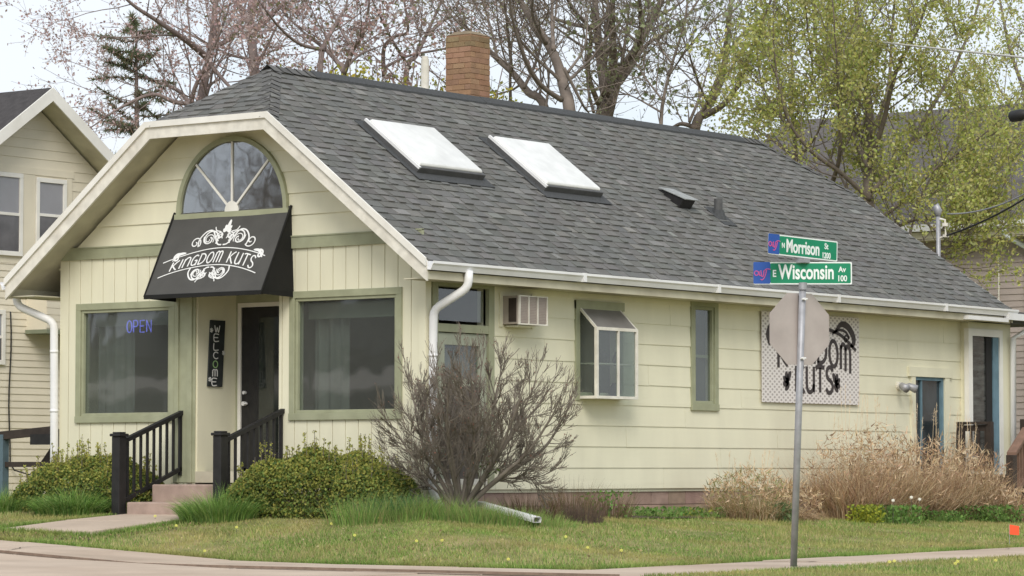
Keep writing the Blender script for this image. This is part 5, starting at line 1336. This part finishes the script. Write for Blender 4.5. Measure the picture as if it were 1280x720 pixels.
# hedges
def hedge(name, label, c, rx_, ry_, h, seed, cols, n=26000, group=None, ang=0, spikes=60):
    random.seed(seed); c = Vector(c); root = thing(name, label, 'shrub', c, group)
    ca, sa = math.cos(ang), math.sin(ang)
    bumps = [(rnd(-1, 1), rnd(-1, 1), rnd(.15, .35), rnd(-.16, .14)) for _ in range(34)]
    lb = MB(); mb = MB()
    def surf(u, v):
        e = max(0, 1 - abs(u) ** 3.0) ** (1 / 3.0) * max(0, 1 - abs(v) ** 3.0) ** (1 / 3.0)
        b = .05 * math.sin(u * 9 + v * 5) + sum(a * math.exp(-((u - x) ** 2 + (v - y) ** 2) / (s * s)) for x, y, s, a in bumps)
        return h * e * (1 + b)
    k = 0
    while k < n:
        u, v = rnd(-1.05, 1.05), rnd(-1.05, 1.05); H_ = surf(max(-.999, min(.999, u)), max(-.999, min(.999, v)))
        if H_ < .08: continue
        if random.random() < .62: z = H_ * (1 - abs(random.gauss(0, .10)))
        else: z = H_ * rnd(.05, 1)
        edge = max(abs(u), abs(v))
        if z < H_ * .8 and edge < .72 and random.random() < .8: continue
        p = c + Vector((u * rx_ * ca - v * ry_ * sa, u * rx_ * sa + v * ry_ * ca, z)) + rdir() * .03
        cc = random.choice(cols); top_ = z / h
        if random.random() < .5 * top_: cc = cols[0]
        leafq(lb, p, rnd(.028, .05), vary(cc, .28, .08)); k += 1
    for k in range(spikes):
        u, v = rnd(-.9, .9), rnd(-.8, .8); H_ = surf(u, v); b = c + Vector((u * rx_ * ca - v * ry_ * sa, u * rx_ * sa + v * ry_ * ca, H_ * .5)); l = rnd(.1, .26)
        t_ = b + Vector((rnd(-.05, .05), rnd(-.05, .05), H_ * .5 + l)); mb.tube([b, t_], [.006, .003], 4, cap=False)
        for j in range(26):
            leafq(lb, b.lerp(t_, rnd(.55, 1)) + rdir() * .02, rnd(.025, .042), vary(cols[0], .25, .08))
    for k in range(26):
        u, v = rnd(-.7, .7), rnd(-.7, .7); b = c + Vector((u * rx_ * .3 * ca, u * rx_ * .3 * sa, -.05)); t_ = c + Vector((u * rx_ * ca - v * ry_ * sa, u * rx_ * sa + v * ry_ * ca, surf(u, v) * .8)); mb.tube([b, t_], [.012, .004], 4)
    mb.build('stem', M['twig'], root); lb.build('foliage', M['leaf'], root)
    return root
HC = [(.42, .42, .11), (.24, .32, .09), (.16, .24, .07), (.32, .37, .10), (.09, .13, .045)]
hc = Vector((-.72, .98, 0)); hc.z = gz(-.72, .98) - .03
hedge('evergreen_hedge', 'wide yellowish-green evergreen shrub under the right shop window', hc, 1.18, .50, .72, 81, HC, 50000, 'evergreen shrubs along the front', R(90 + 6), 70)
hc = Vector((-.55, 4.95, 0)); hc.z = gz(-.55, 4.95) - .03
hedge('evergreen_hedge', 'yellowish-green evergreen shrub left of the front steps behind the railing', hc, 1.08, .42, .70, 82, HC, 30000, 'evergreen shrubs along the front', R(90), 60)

# grass tufts, strap leaves, ornamental grasses
def tuft(mb, c, rad, h, n, cols, wd=.008, droop=.6, spread=.8, seg=3, lean=None, mess=0):
    c = Vector(c)
    for k in range(n):
        a = rnd(0, 6.283); rr_ = rad * math.sqrt(random.random()); b = c + Vector((math.cos(a) * rr_, math.sin(a) * rr_, 0)); b.z = gz(b.x, b.y) - .01
        out_ = Vector((math.cos(a), math.sin(a), 0)) * (rr_ / rad * spread) + Vector((rnd(-.3, .3), rnd(-.3, .3), 0)) + (lean or Vector((0, 0, 0)))
        L_ = h * rnd(.55, 1.1); d = (Vector((0, 0, 1)) + out_ * .45).normalized(); p = b; side = Vector((-math.sin(rnd(0, 6.28)), math.cos(rnd(0, 6.28)), 0)).normalized(); cc = vary(random.choice(cols), .2, .06)
        w_ = wd * rnd(.6, 1.3)
        for i in range(seg):
            q = p + d * (L_ / seg); w2 = w_ * (1 - (i + 1) / seg * .85)
            mb.face([p - side * w_ * .5, p + side * w_ * .5, q + side * w2 * .5, q - side * w2 * .5], cc)
            p = q; w_ = w2; d = (d + out_ * droop * .5 + Vector((0, 0, -droop * .45)) + (rdir() * mess if mess else Vector((0, 0, 0)))).normalized()
TAN = [(.60, .44, .27), (.46, .32, .19), (.76, .62, .43), (.25, .16, .10), (.64, .48, .31)]
def ograss(label, x, y, rad, h, n, seed, cols=TAN, green=None, droop=.7, lean=None, stalks=0, name='ornamental_grass', wd=.009, group='dry ornamental grasses along the wall'):
    random.seed(seed); c = Vector((x, y, gz(x, y))); mb = MB()
    tuft(mb, c, rad, h, n, cols, wd, droop, 1.0, 6, lean, .5)
    for k in range(int(n * .45)):
        a = rnd(0, 6.283); q_ = rad * 1.35 * math.sqrt(random.random()); zz = h * (.35 + .65 * random.random() ** .8) * (1 - .35 * (q_ / rad / 1.35) ** 2)
        dd = (rdir() + Vector((0, 0, .9))).normalized(); p_ = c + Vector((math.cos(a) * q_, math.sin(a) * q_, zz)); l_ = rnd(.06, .15); s2 = dd.cross(rdir()).normalized() * rnd(.005, .012)
        mb.face([p_ - s2, p_ + s2, p_ + dd * l_ + Vector((0, 0, -.01))], vary(random.choice(cols), .2, .05))
    if green: tuft(mb, c, rad * .9, h * .55, n // 3, green, .01, .5, .8, 3)
    for k in range(stalks):
        a = rnd(0, 6.28); b = c + Vector((math.cos(a), math.sin(a), 0)) * rad * rnd(0, .8); t_ = b + Vector((rnd(-.25, .25), rnd(-.15, .15), h * rnd(1.0, 1.45)))
        mb.tube([b, b.lerp(t_, .6), t_], [.004, .003, .002], 3, c=cols[2], cap=False)
        for j in range(14): 
            q = b.lerp(t_, rnd(.82, 1)); dd = (rdir() + Vector((0, 0, .8))).normalized() * .05; mb.face([q, q + Vector((.004, -.004, 0)), q + dd], cols[2])
    o = mb.build(name, M['straw'], None, origin=tuple(c)); tag(o, label, 'grass clump', group); return o
GG = [(.12, .17, .05), (.17, .2, .08), (.25, .22, .1)]
ograss('tan and green grass clump with stalks, standing alone left of the post', 5.65, -.95, .44, .68, 2600, 91, TAN[:3] * 2 + [(.34, .34, .15), (.26, .28, .12)], None, .6, None, 14)
ograss('low drooping straw clump just left of the sign post foot', 6.3, -1.15, .34, .52, 1500, 92, TAN, None, 1.0, Vector((.3, -.2, 0)), 4)
xs_ = [(8.1, -1.05, 'first tall dry tan grass clump right of the sign post', .5, 1.05), (8.95, -1.0, 'second tall dry grass clump right of the sign post, below the banner', .5, 1.1), (9.75, -1.05, 'third dry grass clump from the sign post, under the floodlight', .5, .98), (10.6, -1.1, 'dry grass clump in front of the rear door', .52, 1.0), (11.3, -1.1, 'dry grass clump at the right jamb of the rear door', .42, .92), (11.0, -1.65, 'low drooping reddish dry grass clump in front, nearest the deck steps', .42, .46)]
for i, (x, y, lab, rad, h) in enumerate(xs_):
    ograss(lab, x, y, rad, h * 1.22, 2000, 100 + i, TAN + ([(.50, .33, .22)] * 2 if i % 2 == 0 else []), GG if i % 2 else None, .36 if i % 2 else .28, None, 9, wd=.013)
LG = [(.19, .33, .07), (.25, .39, .10), (.14, .26, .07), (.32, .42, .14)]
def clump(label, x, y, rad, h, n, seed, cols=LG, wd=.016, droop=.7, name='grass_clump', group='green grass clumps in the front bed'):
    random.seed(seed); mb = MB(); c = Vector((x, y, gz(x, y))); tuft(mb, c, rad, h, n, cols, wd, droop, 1.0, 4)
    o = mb.build(name, M['straw'], None, origin=tuple(c)); tag(o, label, 'plant', group)
clump('bright green arching grass clump left of the left stair post', -1.2, 4.65, .42, .50, 2000, 121, droop=.9)
clump('green grass clump at the far left below the ramp railing', -.9, 6.2, .5, .46, 1600, 122)
clump('green grass clump at the foot of the ramp railing post', -.6, 7.3, .4, .36, 700, 125)
clump('green grass clump right of the front steps, before the right railing', -1.45, 1.95, .46, .48, 2200, 123, wd=.012)
clump('bluish-green strap-leaf clump between the hedge and the bare shrub', -.95, -.25, .36, .38, 900, 124, [(.12, .24, .11), (.16, .30, .13)], .012, .4)
# long unmown grass strip below the bare shrub
random.seed(130); mb = MB()
for k in range(26):
    t = k / 25; x = -1.5 + 1.35 * t + rnd(-.15, .1); y = -.1 - 1.75 * t + rnd(-.2, .2)
    tuft(mb, (x, y, gz(x, y)), rnd(.2, .38), .36 * (1 - .4 * t) * rnd(.55, 1.25), random.randint(120, 320), LG + [(.25, .30, .10), (.35, .33, .14)], .009, .45, .7, 3)
tag(mb.build('long_grass', M['straw']), kind='stuff', label='long uncut green grass below the bare shrub')
# dead perennials and low green plants along the wall
random.seed(131)
DP = [(.20, .13, .09), (.28, .2, .13), (.14, .1, .06), (.18, .17, .07)]
def perennial(label, x, y, rad, h, n, seed, cols, leafs=None, name='perennial_plant', group='perennials along the side wall'):
    random.seed(seed); c = Vector((x, y, gz(x, y))); mb = MB(); tuft(mb, c, rad, h, n, cols, .007, .25, .7, 3)
    if leafs:
        for k in range(leafs[1]): leafq(mb, c + Vector((rnd(-1, 1) * rad, rnd(-1, 1) * rad, abs(rnd(0, h * .8)))), leafs[2] * rnd(.6, 1.3), vary(random.choice(leafs[0]), .22))
    o = mb.build(name, M['straw'], None, origin=tuple(c)); tag(o, label, 'plant', group)
GL = [(.14, .25, .06), (.18, .31, .08), (.11, .19, .055)]
perennial('low brown dead perennial right of the bare shrub, behind the drain pipe', 1.15, -.75, .35, .36, 500, 140, DP)
perennial('dry brown stalks beside the block foundation, left of the greener ones', 2.2, -.55, .3, .52, 300, 141, DP)
perennial('dry reddish stalks with a few green leaves below the garden window', 2.9, -.6, .3, .42, 380, 142, DP, (GL, 200, .05))
perennial('small dark leafless shrub at the end of the drain pipe', 1.35, -1.35, .22, .30, 420, 143, [(.13, .1, .08), (.18, .13, .1)])
perennial('low green plant at the foundation left of the grass clump', 4.0, -.5, .36, .16, 350, 144, LG, (GL, 300, .05))
perennial('low green plant with yellow shoots by the foundation', 5.0, -.55, .36, .17, 350, 145, LG, (GL + [(.3, .32, .06)], 260, .05))
perennial('broad-leaved green plant inside the lone tan grass clump', 5.75, -1.35, .16, .3, 60, 146, GL, ([(.13, .22, .09)], 120, .09))
perennial('yellow-green leafy plant at the foot of the sign post', 7.35, -1.7, .2, .30, 60, 147, [(.3, .33, .05)], ([(.38, .40, .05), (.25, .3, .05)], 500, .05))
perennial('dark green leafy plant right of the sign post under the dry grass', 7.9, -1.75, .4, .30, 200, 148, LG, (GL, 900, .055))
perennial('bright green leafy plant under the dry grass before the rear door', 10.55, -1.8, .42, .30, 200, 149, LG, (GL, 1100, .055))
perennial('green leafy plant under the dry grass below the floodlight', 9.3, -1.75, .3, .2, 200, 150, LG, (GL, 500, .05))
# daffodils and dandelions
random.seed(160)
def flower(label, p, c, r, h, cat, name, group):
    p = Vector(p); root = thing(name, label, cat, p, group); mb = MB(); mb.tube([p, p + Vector((0, 0, h))], .003, 4); mb.build('stem', M['twig'], root)
    mb = MB(); q = p + Vector((0, 0, h)); n_ = (CAM - q).normalized()
    n_ = (n_ + Vector((0, 0, .6))).normalized(); u_ = n_.cross(Vector((0, 0, 1))).normalized(); v_ = n_.cross(u_)
    for k in range(6):
        a = R(60 * k); d1 = u_ * math.cos(a) + v_ * math.sin(a); d2 = u_ * math.cos(a + .8) + v_ * math.sin(a + .8); d3 = u_ * math.cos(a + .4) + v_ * math.sin(a + .4)
        mb.face([q, q + d1 * r * .6, q + d3 * r - n_ * .004, q + d2 * r * .6], c)
    mb.build('petals', M['petal'], root)
for (x, y, lab) in ((7.55, -2.0, 'white daffodil nearest the sign post'), (7.95, -2.05, 'white daffodil second from the sign post'), (8.35, -1.95, 'white daffodil furthest right of the sign post')):
    flower(lab, (x, y, gz(x, y)), (.8, .8, .68), .028, rnd(.3, .5), 'flower', 'daffodil', 'white daffodils')
for k in range(26):
    if k < 13: x, y = rnd(-4, -1.3), rnd(-4.5, 3)
    else: x, y = rnd(-2, 9), rnd(-9.2, -7.2)
    flower('tiny yellow dandelion in the %s' % ('front lawn' if k < 13 else 'grass verge by the post'), (x, y, gz(x, y)), (.62, .6, .12), .022, rnd(.04, .07), 'flower', 'dandelion', 'dandelions in the front lawn' if k < 13 else 'dandelions in the verge')

# lawn blades (beyond count)
random.seed(170); mb = MB()
def excluded(x, y):
    if x > -.1 and y > -.15: return True
    if SX - 8.5 < x < SX + .02 and y > SY - 1.75: return True
    if SY - 1.72 < y < SY + .02: return True
    if -3.32 < x < -.9 and 2.22 < y < 3.87: return True
    if x < SX - 4.0: return True
    return False
BG = [(.22, .33, .08), (.27, .37, .10), (.17, .28, .065), (.36, .38, .14), (.46, .41, .20)]
def lawn(x0, x1, y0, y1, dens, hmul=1):
    n = int((x1 - x0) * (y1 - y0) * dens)
    for k in range(n):
        x, y = rnd(x0, x1), rnd(y0, y1)
        if excluded(x, y): continue
        pat = math.sin(x * 1.7 + 2 * math.sin(y * .9)) * math.cos(y * 1.3 + x * .4)
        h = rnd(.025, .06) * hmul * (1 + .25 * pat); z = gz(x, y) - .008
        a = rnd(0, 3.14); wx, wy = math.cos(a) * .007, math.sin(a) * .007; dx, dy = rnd(-.03, .03), rnd(-.03, .03)
        c = BG[random.randint(0, 2)] if random.random() < .58 - .25 * pat else BG[random.randint(3, 4)]
        c = vary(c, .2, .06)
        mb.face([(x - wx, y - wy, z), (x + wx, y + wy, z), (x + dx, y + dy, z + h)], c)
lawn(SX, 0, -2.5, 9.5, 1000); lawn(SX, 18, SY, -.15, 900); lawn(-5.8, 12, -10.5, SY - 1.7, 800); lawn(18, 26, SY, 0, 300)
for k in range(1500):
    x, y = rnd(SX, 12), rnd(SY, 3)
    if excluded(x, y): continue
    leafq(mb, Vector((x, y, gz(x, y) + .03)), rnd(.015, .04), vary(random.choice([(.35, .25, .15), (.22, .15, .09), (.5, .42, .25)]), .2))
# ragged taller edge along the slabs
def edge_line(x0, y0, x1, y1, n, h=.06):
    for k in range(n):
        t = random.random(); x, y = x0 + (x1 - x0) * t + rnd(-.04, .04), y0 + (y1 - y0) * t + rnd(-.04, .04); z = gz(x, y) - .01; a = rnd(0, 3.14)
        hh = h * rnd(.4, 1.2); mb.face([(x - .006 * math.cos(a), y - .006 * math.sin(a), z), (x + .006 * math.cos(a), y + .006 * math.sin(a), z), (x + rnd(-.04, .04), y + rnd(-.04, .04), z + hh)], vary(random.choice(BG[:3]), .2))
edge_line(SX + .03, SY, SX + .03, 9, 9000); edge_line(SX, SY + .03, 16, SY + .03, 9000); edge_line(SX - 1.5, SY - 1.72, 16, SY - 1.72, 8000, .05); edge_line(-3.3, 2.2, -1, 2.2, 1800, .07); edge_line(-3.35, 2.2, -3.35, 3.9, 1200, .07); edge_line(-3.3, 3.9, -1, 3.9, 1500, .06)
tag(mb.build('lawn_grass', M['blade']), kind='stuff', label='short mixed green and straw coloured lawn grass')
# bed soil strips
mb = MB()
def strip(x0, x1, y0, y1, n=24):
    for i in range(n):
        a, b = x0 + (x1 - x0) * i / n, x0 + (x1 - x0) * (i + 1) / n
        for j in range(6):
            c, d = y0 + (y1 - y0) * j / 6, y0 + (y1 - y0) * (j + 1) / 6
            mb.face([(a, c, gz(a, c) + .02), (b, c, gz(b, c) + .02), (b, d, gz(b, d) + .02), (a, d, gz(a, d) + .02)])
strip(.0, 13, -.9, .05); strip(-1.1, .05, -.6, 2.2, 8); strip(-1.1, .05, 3.95, 6.6, 8)
tag(mb.build('bed_soil', M['soil']), kind='structure')

# ------------------------------------------------------------ the far side of the street, seen only as reflections in the shop glass
xh = thing('neighbour_house', 'brown house across the street mirrored in the shop windows', 'house', (-32, 27, 0))
mb = MB(); mb.box((-38, 16, -.6), (-28.5, 34, 3.4)); mb.build('wall', mat('dark_siding', (.22, .19, .16), .8, .15, 2), xh)
mb = MB(); mb.prism([(-28, 15.5, 3.3), (-28, 34.5, 3.3), (-33.2, 34.5, 4.9), (-33.2, 15.5, 4.9)], (0, 0, -.15)); mb.prism([(-38.5, 15.5, 3.3), (-38.5, 34.5, 3.3), (-33.2, 34.5, 4.9), (-33.2, 15.5, 4.9)], (0, 0, -.15)); mb.build('roof', M['nroof'], xh)
mb = MB(); mb.prism([(-24.5, 19, 2.3), (-24.5, 31, 2.3), (-28.4, 31, 2.95), (-28.4, 19, 2.95)], (0, 0, -.12)); mb.build('porch_roof', mat('pale_porch_roof', (.62, .55, .48), .8, .1), xh)
mb = MB()
for y_ in (19.3, 23, 27, 30.7):
    mb = MB(); mb.box((-24.8, y_ - .1, -.5), (-24.6, y_ + .1, 2.25)); mb.build('porch_post', M['oldwhite'], xh)
random.seed(200)
def far_tree(x, y, h, sd_):
    random.seed(sd_); p = Vector((x, y, gz(x, y) - .1)); root = thing('bare_tree', 'bare tree across the street mirrored in the shop windows', 'tree', p, 'trees across the street')
    mb = MB(); tips = []; mb.tube([p, p + Vector((0, 0, 2))], [.3, .24], 9)
    for k in range(5):
        a = rnd(0, 6.28); twigs(mb, p + Vector((0, 0, 2 + k * .3)), Vector((math.cos(a) * .5, math.sin(a) * .5, 1)), h * .62, .13, 0, tips, nch=(5, 5, 4), up=.08, minr=.010, ratio=.5)
    mb.build('trunk', M['bark'], root)
    lb = MB()
    for (q, d, l) in tips:
        if l > 2:
            for j in range(1): leafq(lb, q + rdir() * .3, .08, vary(random.choice([(.3, .22, .2), (.2, .2, .12)]), .2))
    lb.build('crown', M['leaf'], root)
far_tree(-23, 21.5, 10, 201); far_tree(-24, 29.5, 11, 202); far_tree(-40, 25, 12, 203)
